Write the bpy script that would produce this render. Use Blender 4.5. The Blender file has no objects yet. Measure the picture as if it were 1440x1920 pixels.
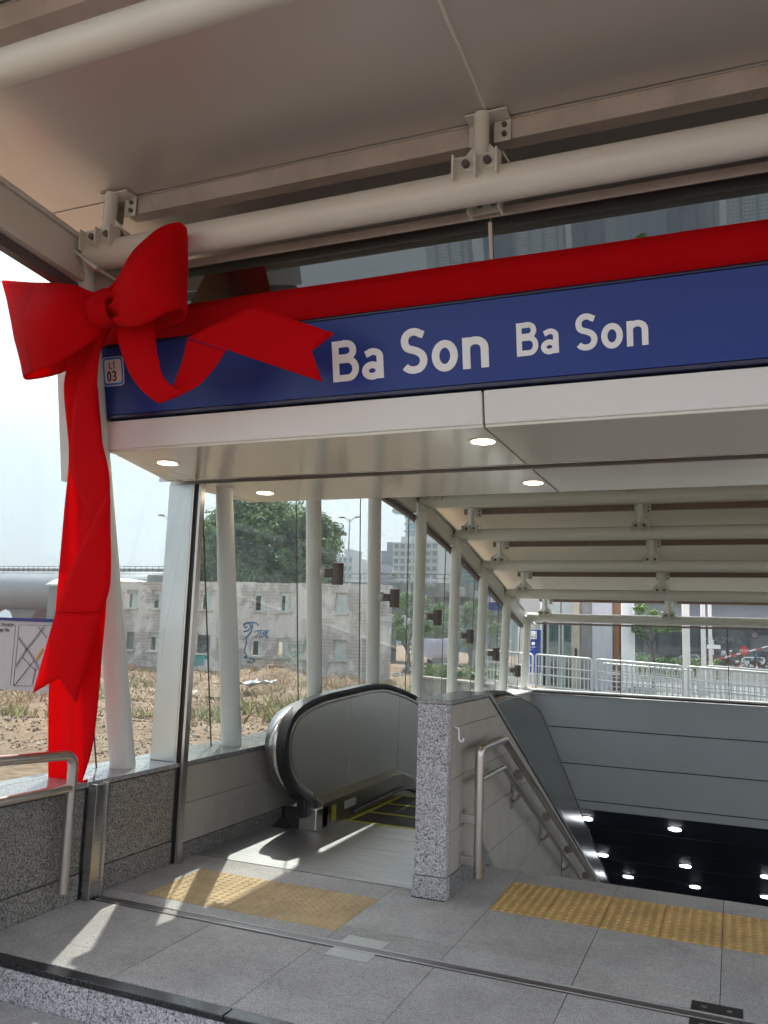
import bpy, bmesh, math, random
from mathutils import Vector, Matrix, noise
rnd = random.Random(7)
S = bpy.context.scene
COL = S.collection
# ------------------------------------------------------------------ camera
RX = Vector((0.9225261, 0.38450105, 0.03323448))      # camera right in the world
RD = Vector((-0.02479909, 0.14499505, -0.98912155))   # camera down
RF = Vector((-0.38513711, 0.91166626, 0.143297))      # camera forward
FPX = 1553.03
EYE = Vector((0, 0, 1.5))
cam = bpy.data.cameras.new('camera'); camo = bpy.data.objects.new('camera', cam); COL.objects.link(camo)
m = Matrix((RX, -RD, -RF)).transposed().to_4x4(); m.translation = EYE
camo.matrix_world = m
cam.sensor_fit = 'VERTICAL'; cam.sensor_height = 24; cam.lens = FPX * 24 / 1920
cam.clip_start = 0.05; cam.clip_end = 4000
S.camera = camo
# ------------------------------------------------------------------ light
world = bpy.data.worlds.new('World'); S.world = world; world.use_nodes = True
wn = world.node_tree; wn.nodes.clear()
sky = wn.nodes.new('ShaderNodeTexSky'); sky.sky_type = 'NISHITA'; sky.sun_disc = False
TO_SUN = Vector((-0.315, 0.545, 1.0)).normalized()
sky.sun_elevation = math.asin(TO_SUN.z); sky.sun_rotation = math.atan2(TO_SUN.x, TO_SUN.y)
sky.air_density = 1.2; sky.dust_density = 2.2; sky.ozone_density = 3.0
bg = wn.nodes.new('ShaderNodeBackground'); bg.inputs[1].default_value = 0.15
wo = wn.nodes.new('ShaderNodeOutputWorld')
hs = wn.nodes.new('ShaderNodeHueSaturation'); hs.inputs['Saturation'].default_value = .42      # hazy, milky sky
tn = wn.nodes.new('ShaderNodeMix'); tn.data_type = 'RGBA'; tn.blend_type = 'MULTIPLY'; tn.inputs[0].default_value = 1; tn.inputs[7].default_value = (1.0, .955, .905, 1)
wn.links.new(sky.outputs[0], hs.inputs['Color']); wn.links.new(hs.outputs[0], tn.inputs[6]); wn.links.new(tn.outputs[2], bg.inputs[0]); wn.links.new(bg.outputs[0], wo.inputs[0])
sl = bpy.data.lights.new('sun', 'SUN'); sl.energy = 2.5; sl.angle = math.radians(0.6); sl.color = (1, 0.95, 0.87)
so = bpy.data.objects.new('sun', sl); COL.objects.link(so)
so.rotation_euler = TO_SUN.to_track_quat('Z', 'Y').to_euler(); so.location = (-10, 20, 40)
S.view_settings.view_transform = 'Standard'; S.view_settings.look = 'None'
S.view_settings.exposure = 2.34; S.view_settings.gamma = 1; S.view_settings.use_curve_mapping = False
S.cycles.max_bounces = 8; S.cycles.transparent_max_bounces = 16; S.cycles.diffuse_bounces = 4
S.cycles.caustics_reflective = False; S.cycles.caustics_refractive = False

# ------------------------------------------------------------------ helpers
def ray(px, py): return RX * (px - 720) + RD * (py - 960) + RF * FPX
def at(px, py, Y):                     # point of the photo at depth Y
    r = ray(px, py); return EYE + r * ((Y - EYE.y) / r.y)
def onp(px, py, n, p0):                # point of the photo on a plane
    r = ray(px, py); n = Vector(n); return EYE + r * (n.dot(Vector(p0) - EYE) / n.dot(r))

class MB:
    def __init__(s): s.v = []; s.f = []
    def poly(s, pts):
        b = len(s.v); s.v += [tuple(p) for p in pts]; s.f.append(tuple(range(b, b + len(pts)))); return s
    def box(s, x0, x1, y0, y1, z0, z1, mat=None):
        b = len(s.v)
        P = [(x, y, z) for z in (z0, z1) for y in (y0, y1) for x in (x0, x1)]
        if mat: P = [tuple(mat @ Vector(p)) for p in P]
        s.v += P
        for q in ((0, 2, 3, 1), (4, 5, 7, 6), (0, 1, 5, 4), (2, 6, 7, 3), (0, 4, 6, 2), (1, 3, 7, 5)):
            s.f.append(tuple(b + i for i in q))
        return s
    def prism(s, poly, vec):            # 3D polygon swept along vec
        b = len(s.v); n = len(poly); vec = Vector(vec)
        s.v += [tuple(p) for p in poly] + [tuple(Vector(p) + vec) for p in poly]
        s.f.append(tuple(b + i for i in range(n - 1, -1, -1))); s.f.append(tuple(b + n + i for i in range(n)))
        for i in range(n):
            j = (i + 1) % n; s.f.append((b + i, b + j, b + n + j, b + n + i))
        return s
    def tube(s, pts, r, n=16, caps=True):
        pts = [Vector(p) for p in pts]; rs = r if isinstance(r, (list, tuple)) else [r] * len(pts)
        b = len(s.v); up = None
        for i, p in enumerate(pts):
            d = (pts[min(i + 1, len(pts) - 1)] - pts[max(i - 1, 0)]).normalized()
            if up is None:
                up = Vector((0, 0, 1)) if abs(d.z) < .9 else Vector((0, 1, 0))
            a = d.cross(up).normalized(); up = a.cross(d).normalized()
            for k in range(n):
                t = 2 * math.pi * k / n
                s.v.append(tuple(p + (a * math.cos(t) + up * math.sin(t)) * rs[i]))
        for i in range(len(pts) - 1):
            for k in range(n):
                k2 = (k + 1) % n
                s.f.append((b + i * n + k, b + i * n + k2, b + (i + 1) * n + k2, b + (i + 1) * n + k))
        if caps:
            s.f.append(tuple(b + k for k in range(n - 1, -1, -1))); s.f.append(tuple(b + (len(pts) - 1) * n + k for k in range(n)))
        return s
    def cyl(s, p0, p1, r, n=16): return s.tube([p0, p1], r, n)
    def grid(s, rows):                  # rows of points -> sheet
        b = len(s.v); w = len(rows[0])
        for r in rows: s.v += [tuple(p) for p in r]
        for i in range(len(rows) - 1):
            for j in range(w - 1):
                s.f.append((b + i * w + j, b + i * w + j + 1, b + (i + 1) * w + j + 1, b + (i + 1) * w + j))
        return s
    def mesh(s, name, mat, smooth=False):
        me = bpy.data.meshes.new(name); me.from_pydata(s.v, [], s.f); me.update()
        if mat: me.materials.append(mat)
        if smooth:
            me.shade_smooth()
            try: me.set_sharp_from_angle(angle=math.radians(38))
            except Exception: pass
        return me
    def build(s, name, mat, parent=None, smooth=False, bevel=0, solid=0, subd=0):
        return link(name, s.mesh(name, mat, smooth), parent, bevel, solid, subd)
def link(name, me, parent=None, bevel=0, solid=0, subd=0, loc=None):
    o = bpy.data.objects.new(name, me); COL.objects.link(o)
    if parent: o.parent = parent
    if loc is not None: o.location = loc
    if subd:
        q = o.modifiers.new('subd', 'SUBSURF'); q.levels = subd; q.render_levels = subd
    if solid:
        q = o.modifiers.new('solid', 'SOLIDIFY'); q.thickness = solid; q.offset = 0
    if bevel:
        q = o.modifiers.new('bevel', 'BEVEL'); q.width = bevel; q.segments = 2; q.limit_method = 'ANGLE'
        q.harden_normals = False
    return o
def tag(o, label, cat, group=None):
    o['label'] = label; o['category'] = cat
    if group: o['group'] = group
    return o
def thing(name, label, cat, loc=(0, 0, 0), group=None):
    o = bpy.data.objects.new(name, None); COL.objects.link(o); o.empty_display_size = .1
    o.location = loc; tag(o, label, cat, group); return o
def struct(o, kind='structure'): o['kind'] = kind; return o
def kids(o): return [c for c in o.children]
def copy_tree(o, loc=None, label=None, parent=None):
    c = o.copy(); COL.objects.link(c); c.parent = parent
    if loc is not None: c.location = loc
    if label: c['label'] = label
    for ch in list(kids(o)): copy_tree(ch, None, None, c)
    return c

# ------------------------------------------------------------------ materials
def mat(name, color=(.5, .5, .5), rough=.5, metal=0, spec=.5, **k):
    M = bpy.data.materials.new(name); M.use_nodes = True
    b = M.node_tree.nodes['Principled BSDF']
    b.inputs['Base Color'].default_value = (*color, 1); b.inputs['Roughness'].default_value = rough
    b.inputs['Metallic'].default_value = metal; b.inputs['Specular IOR Level'].default_value = spec
    for kk, v in k.items(): b.inputs[kk].default_value = v
    return M
def nd(M, t, **k):
    n = M.node_tree.nodes.new(t)
    for a, v in k.items():
        if a.startswith('i_'):
            key = a[2:].replace('_', ' ')
            n.inputs[int(key) if key.isdigit() else key].default_value = v
        else: setattr(n, a, v)
    return n
def lk(M, a, b): M.node_tree.links.new(a, b)
def coords(M, scale=(1, 1, 1), obj=False):
    if obj: g = nd(M, 'ShaderNodeTexCoord'); out = g.outputs['Object']
    else: g = nd(M, 'ShaderNodeNewGeometry'); out = g.outputs['Position']
    mp = nd(M, 'ShaderNodeMapping'); mp.inputs['Scale'].default_value = scale
    lk(M, out, mp.inputs[0]); return mp.outputs[0]
def ramp(M, fac, stops, const=False):
    r = nd(M, 'ShaderNodeValToRGB'); e = r.color_ramp.elements
    if const: r.color_ramp.interpolation = 'CONSTANT'
    while len(e) < len(stops): e.new(0.5)
    for i, (p, c) in enumerate(stops): e[i].position = p; e[i].color = (*c, 1) if len(c) == 3 else c
    lk(M, fac, r.inputs[0]); return r.outputs[0]
def mixc(M, a, b, fac, typ='MIX'):
    n = nd(M, 'ShaderNodeMix', data_type='RGBA', blend_type=typ)
    for s_, v in ((n.inputs[0], fac), (n.inputs[6], a), (n.inputs[7], b)):
        if hasattr(v, 'links') or hasattr(v, 'is_linked'): lk(M, v, s_)
        elif isinstance(v, tuple): s_.default_value = (*v, 1)
        else: s_.default_value = v
    return n.outputs[2]
def noiz(M, vec, scale, detail=4, rough=.6, out=0):
    n = nd(M, 'ShaderNodeTexNoise'); n.inputs['Scale'].default_value = scale; n.inputs['Detail'].default_value = detail
    n.inputs['Roughness'].default_value = rough; lk(M, vec, n.inputs['Vector']); return n.outputs[out]
def bump(M, h, strength=.3, dist=.01):
    b = nd(M, 'ShaderNodeBump'); b.inputs['Strength'].default_value = strength; b.inputs['Distance'].default_value = dist
    lk(M, h, b.inputs['Height']); lk(M, b.outputs[0], bs(M).inputs['Normal'])
def bs(M): return M.node_tree.nodes['Principled BSDF']

def granite(name, dark, mid, light, scale=190, rough=.55, bmp=.15, wear=.25, tint=None):
    M = mat(name, mid, rough); v = coords(M)
    vo = nd(M, 'ShaderNodeTexVoronoi'); vo.inputs['Scale'].default_value = scale; lk(M, v, vo.inputs['Vector'])
    sep = nd(M, 'ShaderNodeSeparateColor'); lk(M, vo.outputs['Color'], sep.inputs[0])
    n1 = noiz(M, v, scale * .55, 3)
    ad = nd(M, 'ShaderNodeMath', operation='ADD'); lk(M, sep.outputs[0], ad.inputs[0]); lk(M, n1, ad.inputs[1])
    c = ramp(M, ad.outputs[0], [(.62, dark), (.85, mid), (1.02 if False else .97, mid), (1.0, light)])
    ad.use_clamp = False
    sc = nd(M, 'ShaderNodeMath', operation='MULTIPLY'); sc.inputs[1].default_value = .72; lk(M, ad.outputs[0], sc.inputs[0])
    r = ramp(M, sc.outputs[0], [(.34, dark), (.52, mid), (.7, mid), (.86, light)])
    w = noiz(M, v, 1.7, 7, .78)
    wr = ramp(M, w, [(.35, (1 - wear,) * 3), (.65, (1, 1, 1))])
    col = mixc(M, r, wr, 1.0, 'MULTIPLY')
    oi = nd(M, 'ShaderNodeObjectInfo')
    rr = ramp(M, oi.outputs['Random'], [(0, (.84, .84, .83)), (.5, (.95, .94, .93)), (1, (1.0, 1.0, 1.0))])
    col = mixc(M, col, rr, 1.0, 'MULTIPLY')
    if tint:
        t = ramp(M, noiz(M, v, .9, 4), [(.4, (1, 1, 1)), (.62, tint)])
        col = mixc(M, col, t, 1.0, 'MULTIPLY')
    lk(M, col, bs(M).inputs['Base Color'])
    if bmp: bump(M, ad.outputs[0], bmp, .003)
    return M
def steel(name, col=(.55, .54, .52), rough=.28, stretch=(2, 2, 160)):
    M = mat(name, col, rough, 1.0); v = coords(M, stretch)
    n = noiz(M, v, 3, 5, .6)
    lk(M, ramp(M, n, [(.2, (rough * .9,) * 3), (.8, (rough * 1.15,) * 3)]), bs(M).inputs['Roughness'])
    sm = noiz(M, coords(M), 1.6, 2, .5)
    lk(M, mixc(M, tuple(c * .86 for c in col), col, ramp(M, sm, [(.3, (0, 0, 0)), (.7, (1, 1, 1))])), bs(M).inputs['Base Color'])
    return M
def painted(name, col, rough=.4, dirt=.12, scale=1.6, **k):
    M = mat(name, col, rough, **k); v = coords(M)
    n = noiz(M, v, scale, 6, .65)
    lk(M, mixc(M, tuple(c * (1 - dirt) for c in col), col, ramp(M, n, [(.35, (0, 0, 0)), (.6, (1, 1, 1))])), bs(M).inputs['Base Color'])
    n2 = noiz(M, v, 9, 4)
    lk(M, ramp(M, n2, [(.3, (rough * .8,) * 3), (.7, (min(1, rough * 1.25),) * 3)]), bs(M).inputs['Roughness'])
    return M
def glassmat(name, tint=(.88, .93, .91), refl=None, ior=1.32):
    M = bpy.data.materials.new(name); M.use_nodes = True; t = M.node_tree; t.nodes.clear()
    o = t.nodes.new('ShaderNodeOutputMaterial'); tr = t.nodes.new('ShaderNodeBsdfTransparent'); g = t.nodes.new('ShaderNodeBsdfGlossy')
    mx = t.nodes.new('ShaderNodeMixShader'); fr = t.nodes.new('ShaderNodeFresnel')
    tr.inputs[0].default_value = (*tint, 1); g.inputs['Roughness'].default_value = .015; g.inputs[0].default_value = (.9, .93, .93, 1)
    gm = t.nodes.new('ShaderNodeNewGeometry'); io = t.nodes.new('ShaderNodeMapRange')     # thin pane: same reflectance from both faces
    io.inputs[3].default_value = ior; io.inputs[4].default_value = 1 / ior
    t.links.new(gm.outputs['Backfacing'], io.inputs[0]); t.links.new(io.outputs[0], fr.inputs[0])
    if refl is None: t.links.new(fr.outputs[0], mx.inputs[0])
    else: mx.inputs[0].default_value = refl
    t.links.new(tr.outputs[0], mx.inputs[1]); t.links.new(g.outputs[0], mx.inputs[2]); t.links.new(mx.outputs[0], o.inputs[0])
    return M
def emis(name, col, st):
    M = mat(name, (.8, .8, .8)); b = bs(M); b.inputs['Emission Color'].default_value = (*col, 1); b.inputs['Emission Strength'].default_value = st; return M

M_floor = granite('flamed_granite', (.19, .183, .175), (.41, .395, .38), (.56, .54, .52), 300, .72, .25, .30)
M_wallg = granite('wall_granite', (.025, .025, .027), (.155, .15, .145), (.37, .36, .34), 165, .5, .25, .15, (1.0, .9, .78))
M_pillar = granite('pillar_granite', (.045, .045, .055), (.34, .32, .33), (.62, .6, .6), 165, .5, .2, .06)
M_cap = granite('polished_cap_granite', (.05, .05, .055), (.22, .22, .22), (.42, .42, .41), 200, .12, 0, .1)
M_nose = granite('black_polished_granite', (.008, .008, .01), (.02, .02, .022), (.05, .05, .05), 200, .22, 0, .3)
M_tile = painted('beige_stone_tile', (.42, .385, .33), .5, .1, 3.0)
M_grout = mat('dark_grout', (.04, .038, .035), .9)
M_tact = painted('yellow_tactile', (.56, .36, .13), .6, .22, 4)
M_tact2 = painted('faded_tactile', (.50, .36, .19), .65, .2, 4)
M_steel = steel('brushed_steel'); M_steelh = steel('brushed_steel_floor', (.50, .50, .49), .38, (3, 160, 3))
M_pipe = steel('handrail_steel', (.62, .57, .53), .3, (6, 6, 6))
M_black = mat('black_rubber', (.012, .012, .013), .45)
M_dark = mat('dark_gap', (.015, .014, .013), .8)
M_white = painted('pale_green_white_paint', (.66, .70, .655), .35, .04, .8)
M_beam = painted('cream_white_paint', (.72, .68, .60), .38, .06, .8)
M_fascia = painted('fascia_white', (.80, .76, .72), .35, .03, .8)
M_soffit = mat('soffit_cream_gloss', (.74, .70, .60), .14)
M_roof = mat('roof_panel_satin', (.58, .53, .49), .3, .25)
M_roof2 = painted('roof_panel_cream', (.62, .60, .49), .4, .05, .5)
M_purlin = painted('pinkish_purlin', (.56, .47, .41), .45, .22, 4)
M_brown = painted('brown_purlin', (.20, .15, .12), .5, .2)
M_blue = mat('sign_blue', (.016, .044, .24), .36, 0, .3)
M_navy = mat('sign_navy_trim', (.012, .015, .06), .3)
M_letter = mat('letter_white', (.88, .87, .87), .4)
M_ink = mat('black_ink', (.01, .01, .012), .5); M_lblue = mat('badge_blue', (.03, .28, .75), .4)
M_panel = painted('blue_grey_metal', (.50, .54, .56), .32, .05, .7)
M_glass = glassmat('clear_glass', (.79, .82, .81)); M_mirror = glassmat('reflective_glass', (.22, .25, .22), .14)
M_navyceil = mat('dark_navy_ceiling', (.045, .06, .095), .5)
M_disc = emis('underground_light', (.9, .95, 1), 6.0); M_warm = emis('warm_downlight', (1, .86, .62), 5.0)
M_lamp = painted('bronze_lamp', (.11, .085, .08), .45, .1)
def fabric():
    M = bpy.data.materials.new('red_ribbon_fabric'); M.use_nodes = True; b = bs(M)
    b.inputs['Base Color'].default_value = (.70, .001, .006, 1); b.inputs['Roughness'].default_value = .75
    b.inputs['Sheen Weight'].default_value = .08; b.inputs['Sheen Tint'].default_value = (1, .1, .15, 1)
    b.inputs['Specular IOR Level'].default_value = .12
    v = coords(M); w = noiz(M, v, 500, 2); n2 = noiz(M, v, 5, 4)
    ad = nd(M, 'ShaderNodeMath', operation='MULTIPLY_ADD'); lk(M, n2, ad.inputs[0]); ad.inputs[1].default_value = 4; lk(M, w, ad.inputs[2])
    wr = nd(M, 'ShaderNodeTexNoise'); wr.inputs['Scale'].default_value = 7; wr.inputs['Detail'].default_value = 3; wr.inputs['Distortion'].default_value = 1.6
    lk(M, coords(M, (1, 1, .35)), wr.inputs['Vector'])
    b1_ = nd(M, 'ShaderNodeBump'); b1_.inputs['Strength'].default_value = .35; b1_.inputs['Distance'].default_value = .035; lk(M, wr.outputs[0], b1_.inputs['Height'])
    b2_ = nd(M, 'ShaderNodeBump'); b2_.inputs['Strength'].default_value = .35; b2_.inputs['Distance'].default_value = .002; lk(M, ad.outputs[0], b2_.inputs['Height']); lk(M, b1_.outputs[0], b2_.inputs['Normal']); lk(M, b2_.outputs[0], b.inputs['Normal'])
    tr = nd(M, 'ShaderNodeBsdfTranslucent'); tr.inputs[0].default_value = (.95, .008, .008, 1)
    mx = nd(M, 'ShaderNodeMixShader'); mx.inputs[0].default_value = .5
    out = M.node_tree.nodes['Material Output']
    lk(M, b.outputs[0], mx.inputs[1]); lk(M, tr.outputs[0], mx.inputs[2]); lk(M, mx.outputs[0], out.inputs[0]); return M
M_red = fabric()

# ------------------------------------------------------------------ ground
ZL = -.16                                   # pavement in front of the step
def gz(x, y):
    w = min(1, max(0, (-4.0 - x) / 14)); w = w * w * (3 - 2 * w)
    base = (-.2 if y < 33 or x < -12 else -.75) - 1.65 * w * min(1, max(0.35, y / 40))
    p = Vector((x * .35, y * .35, 0))
    d = max(abs(x), abs(y))
    amp = w * max(0, 1 - max(0, d - 60) / 40)
    bumps = noise.fractal(p, 1, 2, 4) * .28 + max(0, noise.noise(p * .45 + Vector((3.1, 7, 0)))) * .9
    return base + bumps * amp - (.25 * max(0, d - 120) / 100 if d > 120 else 0)
def axis(dense0, dense1, step, far):
    a = [dense0 + i * step for i in range(int((dense1 - dense0) / step) + 1)]
    s_ = step; lo = a[0]; hi = a[-1]
    while hi < far: s_ *= 1.35; hi += s_; a.append(hi)
    s_ = step
    while lo > -far: s_ *= 1.35; lo -= s_; a.insert(0, lo)
    return a
gx = sorted(set([round(v, 3) for v in axis(-50.2, 10, .5, 900)] + [-3.72, 4.3])); gy = sorted(set([round(v, 3) for v in axis(-4, 70, .5, 900)] + [14.98]))
gx = [v for v in gx if not (-3.72 < v < -3.5)]
vi = {}; g = MB()
for i, x in enumerate(gx):
    for j, y in enumerate(gy): g.v.append((x, y, gz(x, y)))
nj = len(gy)
for i in range(len(gx) - 1):
    for j in range(nj - 1):
        xm = (gx[i] + gx[i + 1]) / 2; ym = (gy[j] + gy[j + 1]) / 2
        if -3.72 < xm < 4.3 and -6 < ym < 14.98: continue
        if -10 < ym and ym < 3 and -3.72 < xm < 8: continue
        g.f.append((i * nj + j, (i + 1) * nj + j, (i + 1) * nj + j + 1, i * nj + j + 1))
M_soil = mat('dry_soil', (.3, .22, .15), .95); v = coords(M_soil)
c1 = ramp(M_soil, noiz(M_soil, v, .35, 8, .65), [(.35, (.24, .165, .105)), (.5, (.36, .26, .175)), (.62, (.27, .21, .15)), (.72, (.17, .13, .09))])
c2 = ramp(M_soil, noiz(M_soil, v, 6, 6, .7), [(.35, (.55, .52, .5)), (.6, (1.1, 1.08, 1.05))])
lk(M_soil, mixc(M_soil, c1, c2, 1, 'MULTIPLY'), bs(M_soil).inputs['Base Color'])
bump(M_soil, noiz(M_soil, v, 5, 8, .75), 1.0, .12)
struct(g.build('ground', M_soil, smooth=True))
M_asph = painted('asphalt', (.09, .09, .09), .85, .3, .6)
M_pave = painted('pale_concrete_paving', (.50, .49, .47), .85, .25, 1.2)
st = MB()
st.box(-12, 90, 58, 130, -1, -.62).box(-11, 90, 33, 57.99, -1, -.62); struct(st.build('street', M_asph))
st = MB(); st.box(-5.2, 30, 15.3, 31.9, -.5, .02); struct(st.build('pavement_behind_entrance', painted('rear_paving', (.20, .2, .19), .85, .25, 1.2)))

# lower pavement in front of the step, tiles as pieces
low = struct(MB().box(-3.33, 8, -8, 2.99, ZL - .3, ZL - .02).build('lower_pavement', M_grout))
tm = {}
def tilemesh(w, h, t, mt, name):
    k = (round(w, 3), round(h, 3), t, mt.name)
    if k not in tm:
        gp = .0016
        tm[k] = MB().box(gp, w - gp, gp, h - gp, -t, 0).mesh(name, mt)
    return tm[k]
for i in range(-6, 8):
    for j in range(-2, 6):
        x = -.09 + .6 * i; x0 = max(x, -3.33); y = 2.985 - .6 * (j + 1)
        if x0 >= x + .58: continue
        link('paving_tile', tilemesh(x + .6 - x0, .6, .02, M_floor, 'paving_tile'), low, loc=(x0, y, ZL + rnd.uniform(-.0006, .0006))) if j >= 0 and j < 4 else None

# upper platform
plat = struct(MB().box(-3.33, 3.6, 3.06, 5.56, -.5, -.022).build('platform_floor', M_grout))
XE = 3.51
xs = [-.09 + .6 * k for k in range(-6, 7)]
def rowtiles(y0, y1, x0, x1, m=M_floor, name='floor_tile', parent=None):
    e = [x for x in xs if x0 + .02 < x < x1 - .02]; e = [x0] + e + [x1]
    for a, b in zip(e[:-1], e[1:]):
        link(name, tilemesh(b - a, y1 - y0, .02, m, name), parent or plat, loc=(a, y0, rnd.uniform(-.0007, .0007)), bevel=.0008)
rowtiles(3.06, 3.28, -3.33, XE); rowtiles(3.28, 3.82, -3.33, XE)
rowtiles(3.90, 4.03, -3.33, -1.89); rowtiles(3.90, 4.12, -1.89, XE)
rowtiles(4.03, 4.59, -3.33, -3.09); rowtiles(4.59, 4.85, -3.33, -1.745)
rowtiles(4.12, 4.72, -1.89, XE); rowtiles(4.72, 5.3, -1.545, -1.29); rowtiles(5.3, 5.56, -1.545, XE); rowtiles(4.72, 4.85, -1.89, -1.745)
def tact_mesh(w, h, nx, ny, mt, elong=1.0):
    b = MB().box(.0015, w - .0015, .0015, h - .0015, -.02, .001)
    for i in range(nx):
        for j in range(ny):
            cx = (i + .5) * w / nx; cy = (j + .5) * h / ny; base = len(b.v)
            for (r, z) in ((.0165, .001), (.0125, .006), (.009, .0072)):
                for k in range(10):
                    t = 2 * math.pi * k / 10; b.v.append((cx + r * math.cos(t) * elong, cy + r * math.sin(t), z))
            for q in range(2):
                for k in range(10):
                    k2 = (k + 1) % 10; b.f.append((base + q * 10 + k, base + q * 10 + k2, base + q * 10 + 10 + k2, base + q * 10 + 10 + k))
            b.f.append(tuple(base + 20 + k for k in range(10)))
    return b.mesh('tactile_tile', mt, True)
tl = tact_mesh(.3, .28, 6, 6, M_tact2); tr_ = tact_mesh(.3, .29, 6, 6, M_tact)
for i in range(4):
    for j in range(2): link('tactile_tile', tl, plat, loc=(-3.09 + .3 * i, 4.03 + .28 * j, 0))
for i in range(16):
    for j in range(2): link('tactile_tile', tr_, plat, loc=(-1.29 + .3 * i, 4.72 + .29 * j, 0))
# step edge: black nosing stones and granite riser slabs
e = [-3.33, -2.54, -1.87, -1.2, -.53, .14, .81, 1.48, 2.15, 2.82, 3.5]
for a, b in zip(e[:-1], e[1:]):
    MB().box(a + .0015, b - .0015, 2.985, 3.058, -.026, 0).build('nosing_stone', M_nose, plat, bevel=.004)
    MB().box(a + .0015, b - .0015, 2.992, 3.05, -.165, -.028).build('riser_slab', M_pillar, plat, bevel=.001)
# steel floor plate of the escalator
M_plate = steel('ribbed_floor_plate', (.62, .61, .59), .42, (2, 220, 2))
wv = nd(M_plate, 'ShaderNodeTexWave'); wv.wave_type = 'BANDS'; wv.bands_direction = 'Y'; wv.inputs['Scale'].default_value = 60; lk(M_plate, coords(M_plate), wv.inputs['Vector']); bump(M_plate, wv.outputs[0], .12, .002)

_c = noiz(M_plate, coords(M_plate, (1.2, 22, 1)), 2.0, 6, .7)
lk(M_plate, ramp(M_plate, _c, [(.3, (.34, .345, .35)), (.5, (.50, .505, .51)), (.7, (.62, .62, .61))]), bs(M_plate).inputs['Base Color'])
# floor rail (flood barrier track)
ft = thing('floor_track', 'long flat stainless floor track crossing the granite paving at the entrance', 'floor track', (0, 3.86, 0))
def C_(o, p):  # keep world coordinates under a moved parent
    o.parent = p; o.location = -p.location; return o
C_(MB().box(-3.25, XE, 3.832, 3.888, -.02, .001).build('channel', steel('track_web', (.30, .28, .29), .42, (120, 3, 3))), ft)
C_(MB().box(-3.25, XE, 3.889, 3.897, -.02, .005).build('edge_strip', M_steel, bevel=.001), ft)
C_(MB().box(-3.25, XE, 3.824, 3.831, -.02, .006).build('edge_strip', M_steel, bevel=.001), ft)
def fixplate(x0, x1, label):
    t = thing('fixing_plate', label, 'metal plate', ((x0 + x1) / 2, 3.86, 0), 'fixing plates on the floor track')
    for (y0, y1) in ((3.72, 3.822), (3.899, 4.0)):
        dx = .05 if y0 < 3.8 else -.0
        C_(MB().box(x0 + .0, x1, y0, y1, -.01, .003).build('plate', M_steelh if x0 < -1 else M_dark, bevel=.0008), t)
        for xx in (x0 + .05, x1 - .05):
            s_ = C_(MB().cyl((xx, (y0 + y1) / 2, .002), (xx, (y0 + y1) / 2, .0045), .012, 14).build('screw', M_pipe, smooth=True), t)
            MB().box(xx - .009, xx + .009, (y0 + y1) / 2 - .0012, (y0 + y1) / 2 + .0012, .0044, .0048, None).build('screw_slot', M_ink, s_)
fixplate(-1.80, -1.58, 'bright steel screw plate on the floor track left of centre')
fixplate(-.2, .0, 'dark screw plate on the floor track near the lower right corner')

# ------------------------------------------------------------------ left parapet
lw = thing('parapet_wall', 'low granite wall with polished cap along the left side', 'low wall', (-3.5, 4.5, 0))
def W(o): return C_(o, lw)
W(MB().box(-3.7, -3.36, 1.0, 14.95, -2.6, .55).build('wall_core', M_grout))
def wallpieces(cuts, z0, z1, m, name, x1=-3.33, bev=.0015):
    for a, b in zip(cuts[:-1], cuts[1:]):
        W(MB().box(-3.36, x1, a + .0015, b - .0015, z0 + .0015, z1 - .0015).build(name, m, bevel=bev))
wallpieces([1.0, 1.7, 2.4, 3.0], -.02, .585, M_wallg, 'granite_slab'); wallpieces([1.0, 1.7, 2.4, 3.0], -.16, -.02, M_wallg, 'skirting_slab', -3.322)
wallpieces([3.0, 3.62, 3.77], .142, .585, M_wallg, 'granite_slab'); wallpieces([3.9, 4.585], .142, .585, M_wallg, 'granite_slab')
wallpieces([3.0, 3.77], 0, .14, M_wallg, 'skirting_slab', -3.324); wallpieces([3.9, 4.585], 0, .14, M_wallg, 'skirting_slab', -3.324)
wallpieces([4.64, 5.08, 5.68, 6.28, 6.88, 7.48], .35, .588, M_tile, 'wall_tile'); wallpieces([4.64, 5.08, 5.68, 6.28, 6.88, 7.48], .102, .35, M_tile, 'wall_tile')
wallpieces([4.64, 5.3, 6.0], 0, .10, M_wallg, 'skirting_slab', -3.322)
cuts = [1.0, 2.2, 3.0, 3.84, 4.58, 5.5, 6.7, 7.9, 9.1]
for a, b in zip(cuts[:-1], cuts[1:]):
    W(MB().box(-3.72, -3.312, a + .001, b - .001, .594, .622).build('cap_stone', M_cap, bevel=.003))
W(MB().box(-3.72, -3.312, 9.1, 14.93, .53, .56).build('cap_stone', M_fascia, bevel=.003))
for k in range(9):
    W(MB().box(-3.36, -3.33, 7.5 + k * .83, 8.325 + k * .83, -2.5, .52).build('wall_tile', M_tile, bevel=.002))

# short flood post
fpst = thing('flood_barrier_post', 'short stainless post standing against the granite wall at the track end', 'post', (-3.27, 3.84, 0))
C_(MB().box(-3.36, -3.262, 3.782, 3.80, 0, .612).box(-3.36, -3.262, 3.872, 3.89, 0, .612).build('flange', M_steel, bevel=.003), fpst)
C_(MB().box(-3.36, -3.275, 3.801, 3.871, 0, .606).build('web', M_steel, bevel=.002), fpst)
C_(MB().box(-3.352, -3.335, 3.774, 3.7815, 0, .60).build('shadow_side_strip', M_black), fpst)  # thin black strip, painted shade for the post's shadowed left edge
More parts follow.
